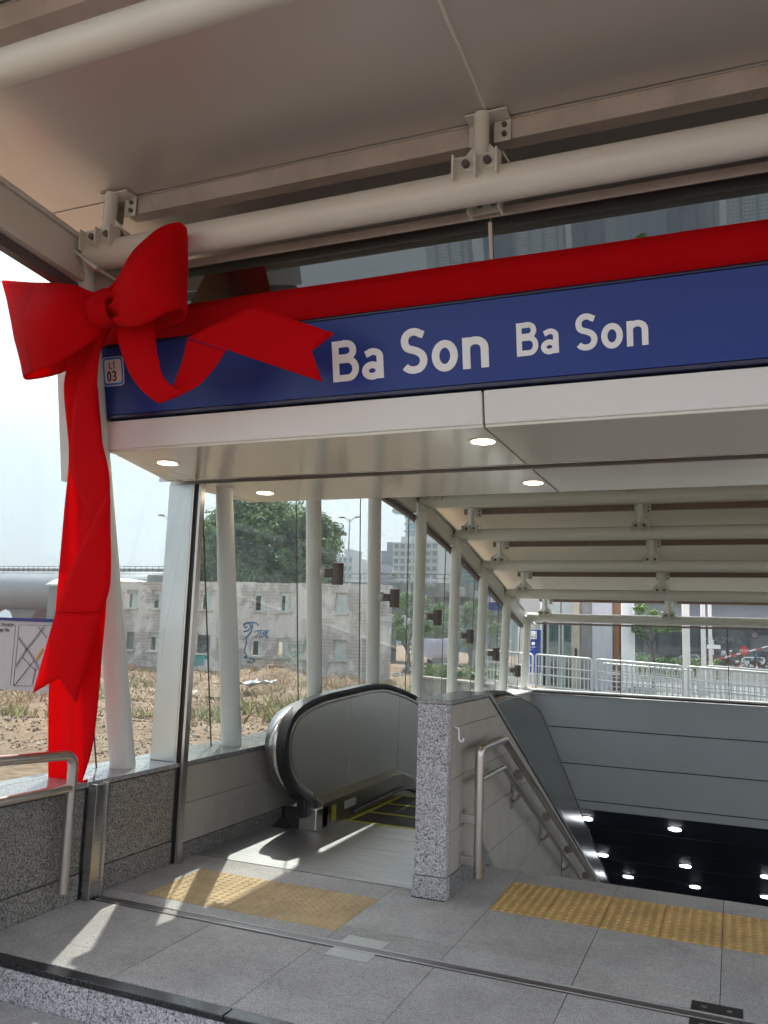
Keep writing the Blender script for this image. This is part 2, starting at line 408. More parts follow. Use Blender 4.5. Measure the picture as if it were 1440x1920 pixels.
# shutter post
sp = thing('shutter_post', 'tall brushed steel post with a black guide slot rising from the granite wall', 'post', (-3.4, 4.6, 0))
C_(MB().box(-3.545, -3.352, 4.592, 4.63, .622, 2.452).build('cladding', steel('post_cladding', (.62, .62, .61), .3, (3, 3, 12)), bevel=.003), sp)
C_(MB().box(-3.350, -3.336, 4.59, 4.64, 0, 2.452).build('guide_edge', M_pipe, bevel=.001), sp)
C_(MB().box(-3.335, -3.30, 4.606, 4.64, 0, 2.45).build('guide_slot', M_black), sp)
C_(MB().box(-3.299, -3.280, 4.59, 4.64, 0, 2.452).build('guide_edge', M_pipe, bevel=.001), sp)

# ------------------------------------------------------------------ canopy: columns, tubes, beams, roof
D = Vector((.13, -.36, 1))
TOP = [(-2.0, 3.62), (-.4, 3.60), (1.1, 3.55), (2.02, 3.525), (3.26, 3.44), (4.52, 3.32), (5.92, 3.20), (7.27, 3.08), (8.64, 2.96), (10.04, 2.75), (11.46, 2.485), (12.96, 2.17), (14.6, 1.845)]
can = thing('entrance_canopy', 'big metal canopy on slanted white columns with round beams over the subway stairs', 'canopy', (0, 4, 0))
def CP(o): return C_(o, can)
def hz(y):
    for (a, b) in zip(TOP[:-1], TOP[1:]):
        if y <= b[0]: return a[1] + (b[1] - a[1]) * (y - a[0]) / (b[0] - a[0])
    return TOP[-1][1]
XT = 4.1
COLS = []
for i, (ty, tz) in enumerate(TOP):
    if i < 3: continue
    base = Vector((-3.5, ty + .36 * (tz - .622), .622 if i < 9 else .56)); top = base + D * (tz - base.z) + Vector((-.055 if i == 4 else 0, 0, 0))
    COLS.append((base, top)); r = [.078, .050] if i < 6 else [.070, .065]
    CP(MB().tube([base, top + Vector((0, 0, .02))], r, 28).build('column', M_white, smooth=True))
    b2 = Vector((7.4 - 3.1, base.y, base.z)); t2 = Vector((b2.x - .36, top.y, top.z)); CP(MB().tube([b2, t2], r, 12).build('column', M_white, smooth=True))
for i, (ty, tz) in enumerate(TOP):
    if i < 3: continue
    x0 = -3.5 + .13 * (tz - .622)
    CP(MB().tube([(x0, ty, tz), (XT, ty, tz)], .062 if i == 3 else .076, 28).build('round_beam', M_beam if i < 6 else M_white, smooth=True))
    # mitre plate where the column meets the tube
    c = Vector((x0, ty, tz)); MBp = MB()
    MBp.prism([c + Vector((-.12, -.10, .06)), c + Vector((.13, -.10, -.13)), c + Vector((.13, .1, -.13)), c + Vector((-.12, .1, .06))], (.008, 0, .012))
    CP(MBp.build('joint_plate', M_beam if i < 6 else M_white, bevel=.002))
# hangers: saddle + stem + bolted flange
def hanger(x, y, z, zt, m):
    h_ = CP(MB().cyl((x, y, z + .10), (x, y, zt), .034, 18).build('hanger_stem', m, smooth=True))
    p = MB()
    p.box(x - .10, x + .10, y - .06, y + .075, z + .112, z + .122)
    for dx in (-.10, 0, .094): p.box(x + dx - .003, x + dx + .005, y - .105, y - .02, z + .0, z + .112)
    p.box(x - .10, x + .10, y - .058, y - .050, z + .05, z + .112)
    for s_ in (-1, 1):
        p.prism([(x + s_ * .034, y - .004, z + .122), (x + s_ * .10, y - .004, z + .122), (x + s_ * .034, y - .004, z + .20)], (0, .008, 0))
        p.prism([(x + s_ * .102, y - .04, z + .122), (x + s_ * .102, y + .07, z + .122), (x + s_ * .16, y + .07, z + .03), (x + s_ * .16, y - .0, z + .03)], (s_ * .006, 0, 0))
    p.build('saddle_plate', m, h_, bevel=.0015)
    for dx in (-.05, .047):
        MB().cyl((x + dx, y - .078, z + .08), (x + dx, y - .058, z + .08), .017, 10).build('bolt', M_lamp, h_, smooth=True)
    q = MB(); q.box(x - .075, x + .115, y - .02, y + .07, zt - .008, zt - .001)
    q.box(x + .04, x + .115, y + .058, y + .066, zt - .11, zt - .01); q.box(x - .075, x - .03, y + .058, y + .066, zt - .11, zt - .01)
    q.build('flange_plate', m, h_, bevel=.0015)
    for zz in (-.035, -.08): MB().cyl((x + .088, y + .045, zt + zz), (x + .088, y + .057, zt + zz), .012, 8).build('bolt', M_lamp, h_, smooth=True)
ROOFH = .35
HX = (-3.03, -.97, 1.08, 3.1)
for i, (ty, tz) in enumerate(TOP):
    if i < 4: continue
    for x in HX:
        if i in (5, 6): continue
        hanger(x, ty, tz, tz + ROOFH - .005, M_beam if i < 6 else M_white)
# purlins and roof panels between them
for i, (ty, tz) in enumerate(TOP):
    if i < 2: continue
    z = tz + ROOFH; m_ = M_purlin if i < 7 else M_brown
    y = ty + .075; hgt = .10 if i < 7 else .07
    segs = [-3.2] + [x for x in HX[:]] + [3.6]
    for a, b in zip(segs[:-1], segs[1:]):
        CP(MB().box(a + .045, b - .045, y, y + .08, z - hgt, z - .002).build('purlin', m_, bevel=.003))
for i in range(len(TOP) - 1):
    if i < 2: continue
    (y0, z0), (y1, z1) = TOP[i], TOP[i + 1]
    y0 += .07; y1 += .068; z0 += ROOFH; z1 += ROOFH
    if i == 4: pass
    e = [-3.62, -.95, 1.1, 3.15, 3.9]
    for a, b in zip(e[:-1], e[1:]):
        ya = y0 + (.0 if i != 3 else .0)
        q = MB().prism([(a + .004, ya, z0), (b - .004, ya, z0), (b - .004, y1 - .012, z1), (a + .004, y1 - .012, z1)], (0, 0, .06))
        CP(q.build('roof_panel', M_roof if i < 7 else M_roof2, bevel=.003))
        if i < 5 and a > -3:
            pts = [(a + rnd.uniform(-.003, .003), y0 + (y1 - y0) * t / 14, z0 + (z1 - z0) * t / 14 + .001 - rnd.uniform(0, .004)) for t in range(15)]
            CP(MB().tube(pts, [rnd.uniform(.006, .01) for _ in pts], 6).build('sealant_bead', M_beam, smooth=True))
# side edge trims: cream strip, beam face and glazing frame, left
for i in range(len(TOP) - 1):
    if i < 2: continue
    (y0, z0), (y1, z1) = TOP[i], TOP[i + 1]
    def seg(xa, xb, za, zb, nm, mt, ins=0.0):
        xo = lambda z: .13 * (z - 3.42)
        x_ = xo(z0 if i > 2 else 3.42)
        q = MB().prism([(xa + x_, y0 + ins, z0 + za), (xb + x_, y0 + ins, z0 + za), (xb + x_, y0 + ins, z0 + zb), (xa + x_, y0 + ins, z0 + zb)], (xo(z1) - xo(z0) if i > 2 else 0, y1 - y0 - ins * 2, z1 - z0))
        CP(q.build(nm, mt, bevel=.002))
    ins = .012
    seg(-3.27, -3.17, -.13, .07, 'side_beam', M_beam if i < 7 else M_white, .0 if i < 4 else .06)
    seg(-3.27, -3.215, -.19, -.135, 'glazing_frame', M_lamp, .0)
    seg(-3.30, -3.155, .075, .10, 'edge_trim', M_beam if i < 7 else M_white, 0)
    q = MB().prism([(3.92, y0, z0 - .15), (4.05, y0, z0 - .15), (4.05, y0, z0 + .4), (3.92, y0, z0 + .4)], (0, y1 - y0, z1 - z0)); CP(q.build('side_beam', M_white))
    q = MB().prism([(-3.70, y0, z0 + ROOFH - .02), (-3.64, y0, z0 + ROOFH - .02), (-3.64, y0, z0 + ROOFH + .12), (-3.70, y0, z0 + ROOFH + .12)], (0, y1 - y0, z1 - z0)); CP(q.build('outer_fascia', M_beam))
    # top skin
    q = MB().prism([(-3.70, y0, z0 + ROOFH + .12), (4.05, y0, z0 + ROOFH + .12), (4.05, y1, z1 + ROOFH + .12), (-3.70, y1, z1 + ROOFH + .12)], (0, 0, .03)); CP(q.build('roof_skin', M_beam))

# glass wall, left: panes lean with the columns
gw = thing('glass_side_wall', 'row of leaning clear glass panes between the white columns on the left', 'glass wall', (-3.6, 8, .6))
js = [COLS[k][0].y - .12 for k in range(len(COLS))]
js = [js[0] - 1.25] + js + [15.0]
def panetop(yb, zb, off=.17):
    z = zb
    for _ in range(40): z = hz(yb - .36 * (z - zb)) - off
    return z
for a, b in zip(js[:-1], js[1:]):
    zb = .622 if a < 8.9 else .565
    x0 = -3.6
    P = []
    for y in (a + .005, b - .005): P.append(Vector((x0, y, zb)))
    for y in (b - .005, a + .005):
        z = panetop(y, zb); P.append(Vector((x0, y, zb)) + D * (z - zb))
    C_(MB().prism(P, (-.012, 0, 0)).build('glass_pane', M_glass), gw)
    z = panetop(a, zb); p = Vector((x0, a, zb)); C_(MB().tube([p, p + D * (z - zb)], .0055, 6).build('joint_seal', M_lamp), gw)

# wall lamps on the columns
def lamp_proto(label):
    t = thing('wall_lamp', label, 'wall lamp', (0, 0, 0), 'up and down lamps on the white columns')
    MB().tube([(-.012, 0, 0), (.0, 0, 0), (.018, 0, 0), (.026, 0, 0)], [.052, .05, .036, .02], 20).build('mounting_dome', M_white, t, smooth=True)
    MB().box(.02, .085, -.022, .022, -.045, .03).build('arm', M_lamp, t, bevel=.004)
    b = MB().tube([(.135, 0, -.105), (.135, 0, .075)], .05, 24).build('lamp_body', M_lamp, t, smooth=True)
    MB().tube([(.135, 0, .0755), (.135, 0, .079)], .052, 24).build('top_ring', M_pipe, b, smooth=True)
    return t
lz = [1.99, 1.85, 1.70, 1.495, 1.25, .965]
ords = ['nearest', 'second nearest', 'third nearest', 'fourth', 'fifth', 'farthest']
proto = None
for k, z in enumerate(lz):
    base, top = COLS[k + 3]; p = base + D * (z - base.z)
    lab = ['bronze cylinder wall lamp on the column beside the tree, nearest and largest',
           'bronze cylinder wall lamp on the column at the right end of the ruined wall',
           'bronze cylinder wall lamp on the column before the flyover, third along the row',
           'bronze cylinder wall lamp above the granite pillar, fourth along the row',
           'bronze cylinder wall lamp just left of the blue sign, fifth along the row',
           'bronze cylinder wall lamp low on the last but one column, farthest and smallest'][k]
    if proto is None: proto = lamp_proto(lab); proto.location = p + Vector((.094, 0, 0))
    else: copy_tree(proto, p + Vector((.094, 0, 0)), lab)

# ------------------------------------------------------------------ sign, fascia, soffit
def SP(x, z, off=0.0):                  # point on the leaning sign plane
    return Vector((x, 3.63 - .2 * (z - 2.457) - off, z))
def slab(x0, x1, z0, z1, off, th):
    return [SP(x0, z0, off), SP(x1, z0, off), SP(x1, z1, off), SP(x0, z1, off)], (0, th, 0)
lin = thing('entrance_lintel', 'white panelled box over the entrance with a glossy cream soffit', 'lintel', (-1, 4.5, 2.457))
def LI(o): return C_(o, lin)
e = [-3.255, -1.045, 1.17, 3.4]
for a, b in zip(e[:-1], e[1:]):
    LI(MB().prism(*slab(a + .005, b - .005, 2.470, 2.625, 0, .05)).build('fascia_panel', M_fascia, bevel=.006))
    LI(MB().box(a + .005 - (0), b - .005, 3.638, 4.49, 2.457, 2.475).build('soffit_panel', M_soffit, bevel=.003))
    if a > -3: LI(MB().box(a + .005, b - .005, 4.63, 5.42, 2.457, 2.475).build('soffit_panel', M_soffit, bevel=.003))
LI(MB().prism([(-3.256, 3.72, 2.457), (-3.256, 4.49, 2.457), (-3.49, 4.49, 2.457)], (0, 0, .018)).build('soffit_panel', M_soffit))
LI(MB().prism([(-3.55, 4.63, 2.457), (-1.05, 4.63, 2.457), (-1.05, 5.42, 2.457), (-3.42, 5.42, 2.457)], (0, 0, .018)).build('soffit_panel', M_soffit))
LI(MB().box(-3.56, 3.4, 4.498, 4.50, 2.452, 2.53).box(-3.56, 3.4, 4.62, 4.622, 2.452, 2.53).build('channel_lip', M_pipe))
LI(MB().box(-3.56, 3.4, 4.50, 4.62, 2.49, 2.60).build('shutter_channel', M_dark))
LI(MB().box(-3.24, 3.4, 3.70, 5.40, 2.48, 3.02).build('lintel_core', M_dark))
LI(MB().prism([(-3.245, 3.62, 2.48), (-3.245, 5.41, 2.48), (-3.245, 5.41, 3.0), (-3.245, 3.55, 3.0)], (.004, 0, 0)).build('end_cladding', M_fascia))
LI(MB().prism([(-3.45, 5.422, 2.457), (3.4, 5.422, 2.457), (3.4, 5.422, 3.0), (-3.24, 5.422, 3.0)], (0, .01, 0)).build('rear_cladding', M_fascia))
LI(MB().prism([SP(-3.60, 2.31, 0), SP(-3.50, 2.29, 0), SP(-3.44, 3.02, 0), SP(-3.58, 3.02, 0)], (0, .14, 0)).build('outer_end_panel', M_fascia, bevel=.004))

sg = thing('station_name_sign', 'long dark blue station sign reading Ba Son in white letters', 'sign', SP(-1, 2.64))
def SG(o): return C_(o, sg)
SG(MB().prism(*slab(-3.262, 3.4, 2.655, 3.022, 0.012, .05)).build('sign_panel', M_blue, bevel=.002))
SG(MB().prism(*slab(-3.268, 3.4, 2.634, 2.652, 0.016, .06)).build('bottom_trim', M_navy, bevel=.002))
SG(MB().prism(*slab(-3.268, 3.4, 3.024, 3.042, 0.014, .07)).build('top_trim', M_navy, bevel=.002))
SG(MB().prism(*slab(-3.274, -3.264, 2.634, 3.042, 0.016, .06)).build('side_trim', M_navy))

def offset_strip(path, w):
    """quad strip of width w round a 2D centre line"""
    n = len(path); L = []; R_ = []
    closed = (Vector(path[0]) - Vector(path[-1])).length < 1e-6
    for i in range(n):
        if closed:
            a = Vector(path[(i - 1) % (n - 1)]); b = Vector(path[(i + 1) % (n - 1)]) if i < n - 1 else Vector(path[1])
            c_ = Vector(path[i % (n - 1)])
        else:
            a = Vector(path[max(i - 1, 0)]); b = Vector(path[min(i + 1, n - 1)]); c_ = Vector(path[i])
        d1 = (c_ - a); d2 = (b - c_)
        if d1.length < 1e-9: d1 = d2
        if d2.length < 1e-9: d2 = d1
        d1.normalize(); d2.normalize(); n1 = Vector((-d1.y, d1.x)); n2 = Vector((-d2.y, d2.x))
        nn = (n1 + n2); nn.normalize(); k = w / 2 / max(.45, nn.dot(n1))
        L.append(c_ + nn * k); R_.append(c_ - nn * k)
    return L, R_
def arc(cx, cy, rx, ry, a0, a1, n=12):
    return [(cx + rx * math.cos(math.radians(a0 + (a1 - a0) * i / n)), cy + ry * math.sin(math.radians(a0 + (a1 - a0) * i / n))) for i in range(n + 1)]
W_ = .162
def glyph(ch):       # centre lines in units of cap height, advance width
    h = W_ / 2
    if ch == 'B':
        return [[(h, 0), (h, 1)], [(.0, 1 - h)] + [(.36, 1 - h)] + arc(.36, .755, .17, .17, 90, -90) + [(.05, .585)],
                [(.05, .53)] + [(.38, .53)] + arc(.38, .53 / 2 + h / 2, .2, .53 / 2 - h / 2, 90, -90) + [(0, h)]], .70
    if ch == 'a':
        return [[(.09, .60)] + arc(.27, .52, .17, .14, 130, 0, 8) + [(.44, .0)], arc(.24, .20, .17, .14, 0, 360, 20) + []], .58
    if ch == 'S':
        return [[(.53, .84)] + arc(.31, .735, .20, .19, 45, 180, 10) + arc(.27, .71, .16, .17, 200, 262, 4) + [(.36, .50)] + arc(.33, .29, .19, .20, 60, -90, 10) + arc(.31, .30, .25, .215, 268, 215, 5)], .66
    if ch == 'o':
        return [arc(.27, .33, .2, .26, 0, 360, 24)], .60
    if ch == 'n':
        return [[(h, 0), (h, .67)], [(h, .44)] + arc(.27, .42, .195, .175, 160, 0, 8) + [(.465, 0)]], .58
    if ch == 'L': return [[(h, 1), (h, h), (.5, h)]], .56
    if ch == '1': return [[(.05, .74), (.28, .93), (.28, 0)]], .42
    if ch == '0': return [arc(.26, .5, .19, .43, 0, 360, 24)], .58
    if ch == '3': return [arc(.25, .72, .2, .21, 150, -80, 10) + arc(.25, .27, .22, .21, 88, -150, 10)], .58
    if ch == ' ': return [], .30
def write(text, x, z, h, mt, parent, depth=.004, off=.0135, sq=1.0, track=.05, wmul=1.0):
    for ch in text:
        strokes, adv = glyph(ch); b = MB()
        for si, path in enumerate(strokes):
            L, R_ = offset_strip(path, W_ * wmul)
            o2 = off + .0004 * si
            for i in range(len(L) - 1):
                q = [SP(x + p[0] * h * sq, z + p[1] * h, o2) for p in (L[i], L[i + 1], R_[i + 1], R_[i])]
                b.prism(q, (0, -depth, -depth * .2))
        if strokes: C_(b.build('letter', mt), parent)
        x += (adv + track) * h * sq
    return x
write('Ba', -1.80, 2.718, .196, M_letter, sg, sq=1.09); write('Son', -1.44, 2.722, .212, M_letter, sg, sq=1.08)
write('Ba', -.872, 2.755, .146, M_letter, sg, sq=1.02); write('Son', -.612, 2.752, .158, M_letter, sg, sq=1.03)
def rrect(x0, x1, z0, z1, r, off, th):
    pts = []
    for cx, cz, a in ((x1 - r, z1 - r, 0), (x0 + r, z1 - r, 90), (x0 + r, z0 + r, 180), (x1 - r, z0 + r, 270)):
        for k in range(6):
            t = math.radians(a + 18 * k); pts.append(SP(cx + r * math.cos(t), cz + r * math.sin(t), off))
    return pts, (0, -th, 0)
bd = SG(MB().prism(*rrect(-3.236, -3.090, 2.812, 2.972, .024, .0125, .003)).build('badge', M_letter))
b2 = SG(MB().prism(*rrect(-3.232, -3.094, 2.816, 2.968, .022, .0157, .001)).build('badge_ring', M_lblue)); b3 = SG(MB().prism(*rrect(-3.221, -3.105, 2.828, 2.956, .014, .0169, .001)).build('badge_face', M_letter))
write('L1', -3.188, 2.906, .038, M_ink, sg, .0006, .0182, 1.0, .12, .8); write('03', -3.203, 2.838, .055, M_ink, sg, .0006, .0182, .95, .1, 1.0)

# reflective glass above the sign with its rail
ug = thing('upper_glass_panel', 'reflective glazing between the red ribbon band and the round roof beam', 'window', (0, 3.5, 3.1))
def GP(x, z, o=0): return Vector((x, 3.52 - .19 * (z - 3.03) - o, z))
e = [-3.12, -.985, 1.15, 3.4]
for a, b in zip(e[:-1], e[1:]):
    C_(MB().prism([GP(a + .012, 3.035), GP(b - .0, 3.035), GP(b - .0, 3.40), GP(a + .012, 3.40)], (0, .01, 0)).build('glass_pane', M_mirror), ug)
    C_(MB().prism([GP(b - .002, 3.03, .01), GP(b + .014, 3.03, .01), GP(b + .014, 3.37, .01), GP(b - .002, 3.37, .01)], (0, .012, 0)).build('mullion', M_purlin), ug)
rl = C_(MB().box(-3.13, 3.4, 3.445, 3.49, 3.392, 3.437).build('top_rail', M_purlin, bevel=.003), ug)
for x in (-2.98, -.98, 1.05):
    C_(MB().box(x - .075, x + .075, 3.40, 3.408, 3.39, 3.45).box(x - .075, x - .068, 3.33, 3.408, 3.37, 3.45).box(x + .068, x + .075, 3.33, 3.408, 3.37, 3.45).build('rail_bracket', M_beam), ug)
    for dx in (-.035, .03): C_(MB().cyl((x + dx, 3.385, 3.43), (x + dx, 3.40, 3.43), .013, 8).build('bolt', M_lamp, smooth=True), ug)

# downlights
k = 0
for (x, y, lab) in ((-3.09, 3.97, 'lit warm downlight in the cream soffit at its left end, nearest the ribbon'), (-3.06, 5.05, 'lit warm downlight behind the shutter slot above the leftmost inner column'),
                    (-1.125, 3.90, 'lit warm downlight in the cream soffit just under the panel joint, front row'), (-1.13, 5.06, 'lit warm downlight in the rear soffit strip beside the diagonal panel joint')):
    t = thing('downlight', lab, 'ceiling light', (x, y, 2.457), 'round downlights in the soffit')
    MB().tube([(0, 0, -.0), (0, 0, -.004)], .075, 28).build('trim_ring', M_soffit, t, smooth=True)
    MB().tube([(0, 0, -.002), (0, 0, -.0055)], .058, 28).build('lens', M_warm, t, smooth=True)

# ------------------------------------------------------------------ red ribbon
rb = thing('gift_ribbon_bow', 'giant red fabric bow with long tails tied round the left end of the sign', 'ribbon bow', (-3.2, 3.2, 3.1))
def RB(o): return C_(o, rb)
RB(MB().grid([[SP(-3.25 + (6.65) * i / 30, 3.032 + .158 * j / 3, .030 + .0025 * math.sin(i * 1.3 + j * .5)) for j in range(4)] for i in range(31)]).build('band', M_red, smooth=True, solid=.004))
NP = (0, 1, .22)
def rp(px, py, d=0.0):  # a point on the leaning plane the bow hangs in, d metres nearer the viewer
    return onp(px, py, NP, (-3.2, 3.22 - d, 3.1))
def lerp(a, b, t): return a + (b - a) * t
def catmull(P, n):
    out = []
    for i in range(len(P) - 1):
        p0 = P[max(i - 1, 0)]; p1 = P[i]; p2 = P[i + 1]; p3 = P[min(i + 2, len(P) - 1)]
        for k in range(n):
            t = k / n
            out.append(tuple(.5 * (2 * b + (c - a) * t + (2 * a - 5 * b + 4 * c - d) * t * t + (3 * b - a - 3 * c + d) * t ** 3) for a, b, c, d in zip(p0, p1, p2, p3)))
    out.append(tuple(P[-1])); return out
def ribbon(pairs, name, n=6, w=9, belly=0.0, folds=0, foldamp=0.0, foldfade=True, solid=.0045, jit=0.0):
    """pairs: (lx,ly,ld, rx,ry,rd) edge points in the photo and how far each is in front of the bow plane"""
    Q = catmull(pairs, n) if n > 1 else pairs; rows = []
    for i, q in enumerate(Q):
        a = rp(*q[:3]); b = rp(*q[3:]); row = []
        t = i / (len(Q) - 1)
        for j in range(w):
            s_ = j / (w - 1); p = a.lerp(b, s_)
            dd = belly * math.sin(math.pi * s_)
            if folds: dd += foldamp * math.sin(folds * math.pi * 2 * s_ + 1.0 + t * 1.3) * ((1 - t) ** 1.2 if foldfade else 1)
            p = p + Vector((.2, -1, -.1)) * dd; row.append(p)
        rows.append(row)
    return RB(MB().grid(rows).build(name, M_red, smooth=True, solid=solid))
# long straight tail down to the wall cap
ribbon([(185, 600, -.02, 215, 600, -.02), (145, 660, -.01, 180, 680, -.01), (122, 720, 0, 183, 740, 0), (131, 850, .0, 192, 850, .0), (122, 960, 0, 200, 960, 0), (108, 1120, .01, 198, 1120, .01), (99, 1220, .01, 190, 1220, .01), (93, 1300, 0, 184, 1300, 0), (92, 1400, 0, 172, 1400, 0), (92, 1466, 0, 152, 1468, 0)], 'long_tail', 8, 11, .0, 1.5, .008, False)
# darker swallow-tailed tail lying over it, twisting once
ribbon([(190, 598, .03, 212, 605, .03), (172, 660, .05, 190, 650, .03), (147, 715, .06, 182, 735, .03), (134, 800, .05, 188, 810, .05), (131, 870, .045, 204, 885, .05), (148, 925, .045, 206, 930, .05), (174, 980, .04, 207, 985, .04)], 'twisted_tail', 8, 7, .01)
ribbon([(204, 918, .055, 207, 935, .055), (172, 985, .06, 207, 990, .055), (142, 1045, .07, 208, 1050, .06), (118, 1105, .08, 205, 1105, .07), (105, 1148, .085, 190, 1148, .08)], 'twisted_tail', 7, 9, .012)
def flat(pts, name):       # swallow-tail end: fan from the notch
    P = [rp(*p) for p in pts]; return RB(MB().grid(P) if False else _fan(P).build(name, M_red, smooth=False, solid=.0045))
def _fan(rows): return MB().grid(rows)
def swallow(a, b, c, d, notch, name, n=8):
    """strip a-b (start edge) to tips c (from a) and d (from b) with a notch"""
    A, B, Cc, Dd, N = [rp(*p) for p in (a, b, c, d, notch)]
    rows = []
    for i in range(n + 1):
        t = i / n; l = A.lerp(Cc, t); r = B.lerp(Dd, t); m_ = A.lerp(B, .5).lerp(N, t)
        q = []
        for j in range(9):
            s_ = j / 8; p = l.lerp(m_, s_ * 2) if s_ <= .5 else m_.lerp(r, s_ * 2 - 1)
            q.append(p + Vector((0, -1, 0)) * (.010 * math.sin(t * 3.1) * math.sin(s_ * 3.14)))
        rows.append(q)
    return RB(MB().grid(rows).build(name, M_red, smooth=True, solid=.0045))
swallow((105, 1147, .085), (190, 1147, .08), (62, 1299, .12), (143, 1317, .09), (112, 1271, .10), 'tail_end')
# short tail: down, up, then out to the right
ribbon([(214, 598, .05, 290, 600, .04), (222, 640, .09, 293, 650, .08), (232, 672, .11, 297, 672, .11), (246, 705, .13, 303, 700, .13), (270, 736, .14, 320, 722, .14), (299, 757, .13, 344, 737, .125)], 'short_tail', 6, 9, .008)
ribbon([(299, 756, .125, 344, 738, .12), (318, 735, .09, 372, 722, .09), (333, 702, .07, 396, 697, .075), (344, 668, .06, 411, 677, .065), (351, 636, .055, 424, 656, .06)], 'short_tail', 6, 9, -.006)
swallow((350, 634, .062), (426, 656, .068), (475, 573, .085), (604, 716, .09), (500, 640, .09), 'tail_end') if False else None
P1 = [(350, 634, .062), (475, 573, .085), (627, 625, .07)]; P2 = [(426, 656, .068), (515, 686, .09), (604, 716, .075)]
top_ = catmull(P1, 8); bot_ = catmull(P2, 8); top_ = [tuple(lerp(P1[0][q], P1[1][q], t / 8) for q in range(3)) for t in range(8)] + [tuple(lerp(P1[1][q], P1[2][q], t / 8) for q in range(3)) for t in range(9)]
bot_ = [tuple(lerp(P2[0][q], P2[2][q], t / 16) for q in range(3)) for t in range(17)]
rows = []
for i, (a, b) in enumerate(zip(top_, bot_)):
    A = rp(*a); B = rp(*b); nt = rp(584, 658, .075); r_ = []
    t = i / 16
    for j in range(9):
        s_ = j / 8; p = A.lerp(B, s_)
        if t > .8:
            k = (t - .8) / .2; m_ = A.lerp(B, .5).lerp(nt if i == 16 else nt, k) if i == 16 else A.lerp(B, .5)
            k2 = k * (1 - abs(s_ - .5) * 2); p = p + (nt - rp(615, 670, .075)) * k2
        r_.append(p)
    rows.append(r_)
RB(MB().grid(rows).build('tail_end', M_red, smooth=True, solid=.0045))

def loop(front, back, name, n=7, w=15, belly=.1, folds=3.5, amp=.055):
    """loop of ribbon: front sheet from the knot to the fold, round and back"""
    Q = catmull(front, n); Q2 = catmull(back, n)[1:]
    rows = []; N = len(Q); al = Q + Q2
    for i, q in enumerate(al):
        a = rp(*q[:3]); b = rp(*q[3:]); row = []
        t = min(1, i / (N - 1)) if i < N else max(0, 1 - (i - N) / max(1, len(Q2) - 1))
        gather = (1 - t) ** 1.6
        bl = belly * math.sin(math.pi * min(1, t * 1.0)) * (1 if i < N else -.3) + (0)
        for j in range(w):
            s_ = j / (w - 1); p = a.lerp(b, s_)
            dd = bl * math.sin(math.pi * s_)
            dd += amp * math.sin(folds * 2 * math.pi * s_ + .6) * gather * math.sin(math.pi * min(1, t * 3 + .15)) * .9
            dd += .008 * noise.noise(Vector((s_ * 4 + 3 * len(name), t * 3, i * .02))) 
            row.append(p + Vector((0, -1, 0)) * dd)
        rows.append(row)
    return RB(MB().grid(rows).build(name, M_red, smooth=True, solid=.005, subd=1))
loop([(198, 556, .06, 200, 603, .06), (172, 548, .12, 180, 632, .13), (140, 535, .17, 140, 662, .19), (95, 531, .17, 100, 684, .21), (40, 530, .12, 62, 699, .16), (5, 528, .04, 43, 706, .06)],
     [(5, 528, .04, 43, 706, .06), (9, 526, -.02, 55, 712, -.02), (60, 529, -.04, 112, 700, -.06), (130, 533, -.02, 155, 672, -.03), (190, 562, .0, 195, 605, .0)], 'left_loop')
loop([(200, 552, .07, 205, 604, .07), (222, 530, .13, 228, 611, .14), (245, 478, .17, 252, 613, .19), (275, 448, .18, 278, 604, .22), (305, 426, .16, 308, 588, .2), (335, 417, .1, 338, 579, .13), (350, 428, .02, 351, 588, .04)],
     [(350, 428, .02, 351, 588, .04), (347, 440, -.03, 343, 602, -.0), (320, 440, -.05, 312, 612, -.02), (270, 480, -.03, 270, 616, -.02), (215, 560, .0, 215, 600, .0)], 'right_loop')
kc = rp(198, 578, .12)
kb = MB(); rows = []
for i in range(25):
    t = 2 * math.pi * i / 24; row = []
    for j in range(9):
        s_ = j / 8 - .5
        rr = .075 + .012 * math.cos(s_ * math.pi) * 1.6 + .004 * math.sin(s_ * 17 + math.sin(t * 2))
        row.append(kc + Vector((s_ * .13 + .01 * math.sin(t), -math.cos(t) * .075 * (rr / .08), math.sin(t) * rr * 1.02)))
    rows.append(row)
RB(kb.grid(rows).build('knot', M_red, smooth=True, solid=.005, subd=1))
RB(MB().tube([rp(150, 1467, .0), rp(163, 1464, .0)], .008, 10).build('rolled_end', M_red, smooth=True))

# ------------------------------------------------------------------ handrails
def bend(pts, r=.06, n=6):
    out = [Vector(pts[0])]
    for a, b, c in zip(pts[:-2], pts[1:-1], pts[2:]):
        a, b, c = Vector(a), Vector(b), Vector(c); d1 = (a - b).normalized() * r; d2 = (c - b).normalized() * r
        for k in range(n + 1):
            t = k / n; out.append((b + d1) * (1 - t) ** 2 + b * 2 * t * (1 - t) + (b + d2) * t * t)
    out.append(Vector(pts[-1])); return out
hr = thing('handrail', 'brushed steel double handrail in front of the granite wall at the left edge', 'handrail', (-3.25, 3.57, 0))
C_(MB().tube(bend([(-3.25, 3.57, .10), (-3.25, 3.57, .80), (-3.25, 2.2, .88), (-3.25, 1.0, .9)], .07), .0265, 20).build('top_rail', M_pipe, smooth=True), hr)
C_(MB().tube([(-3.25, 3.57, .63), (-3.25, 1.0, .66)], .024, 20).build('lower_rail', M_pipe, smooth=True), hr)
hs = thing('handrail', 'brushed steel double handrail running down the tiled wall beside the stairs', 'handrail', (-1.44, 5.03, 0))
C_(MB().tube(bend([(-1.44, 5.03, .07), (-1.44, 5.03, .815), (-1.44, 5.62, .815), (-1.44, 13.0, -2.70)], .045), .0275, 20).build('top_rail', M_pipe, smooth=True), hs)
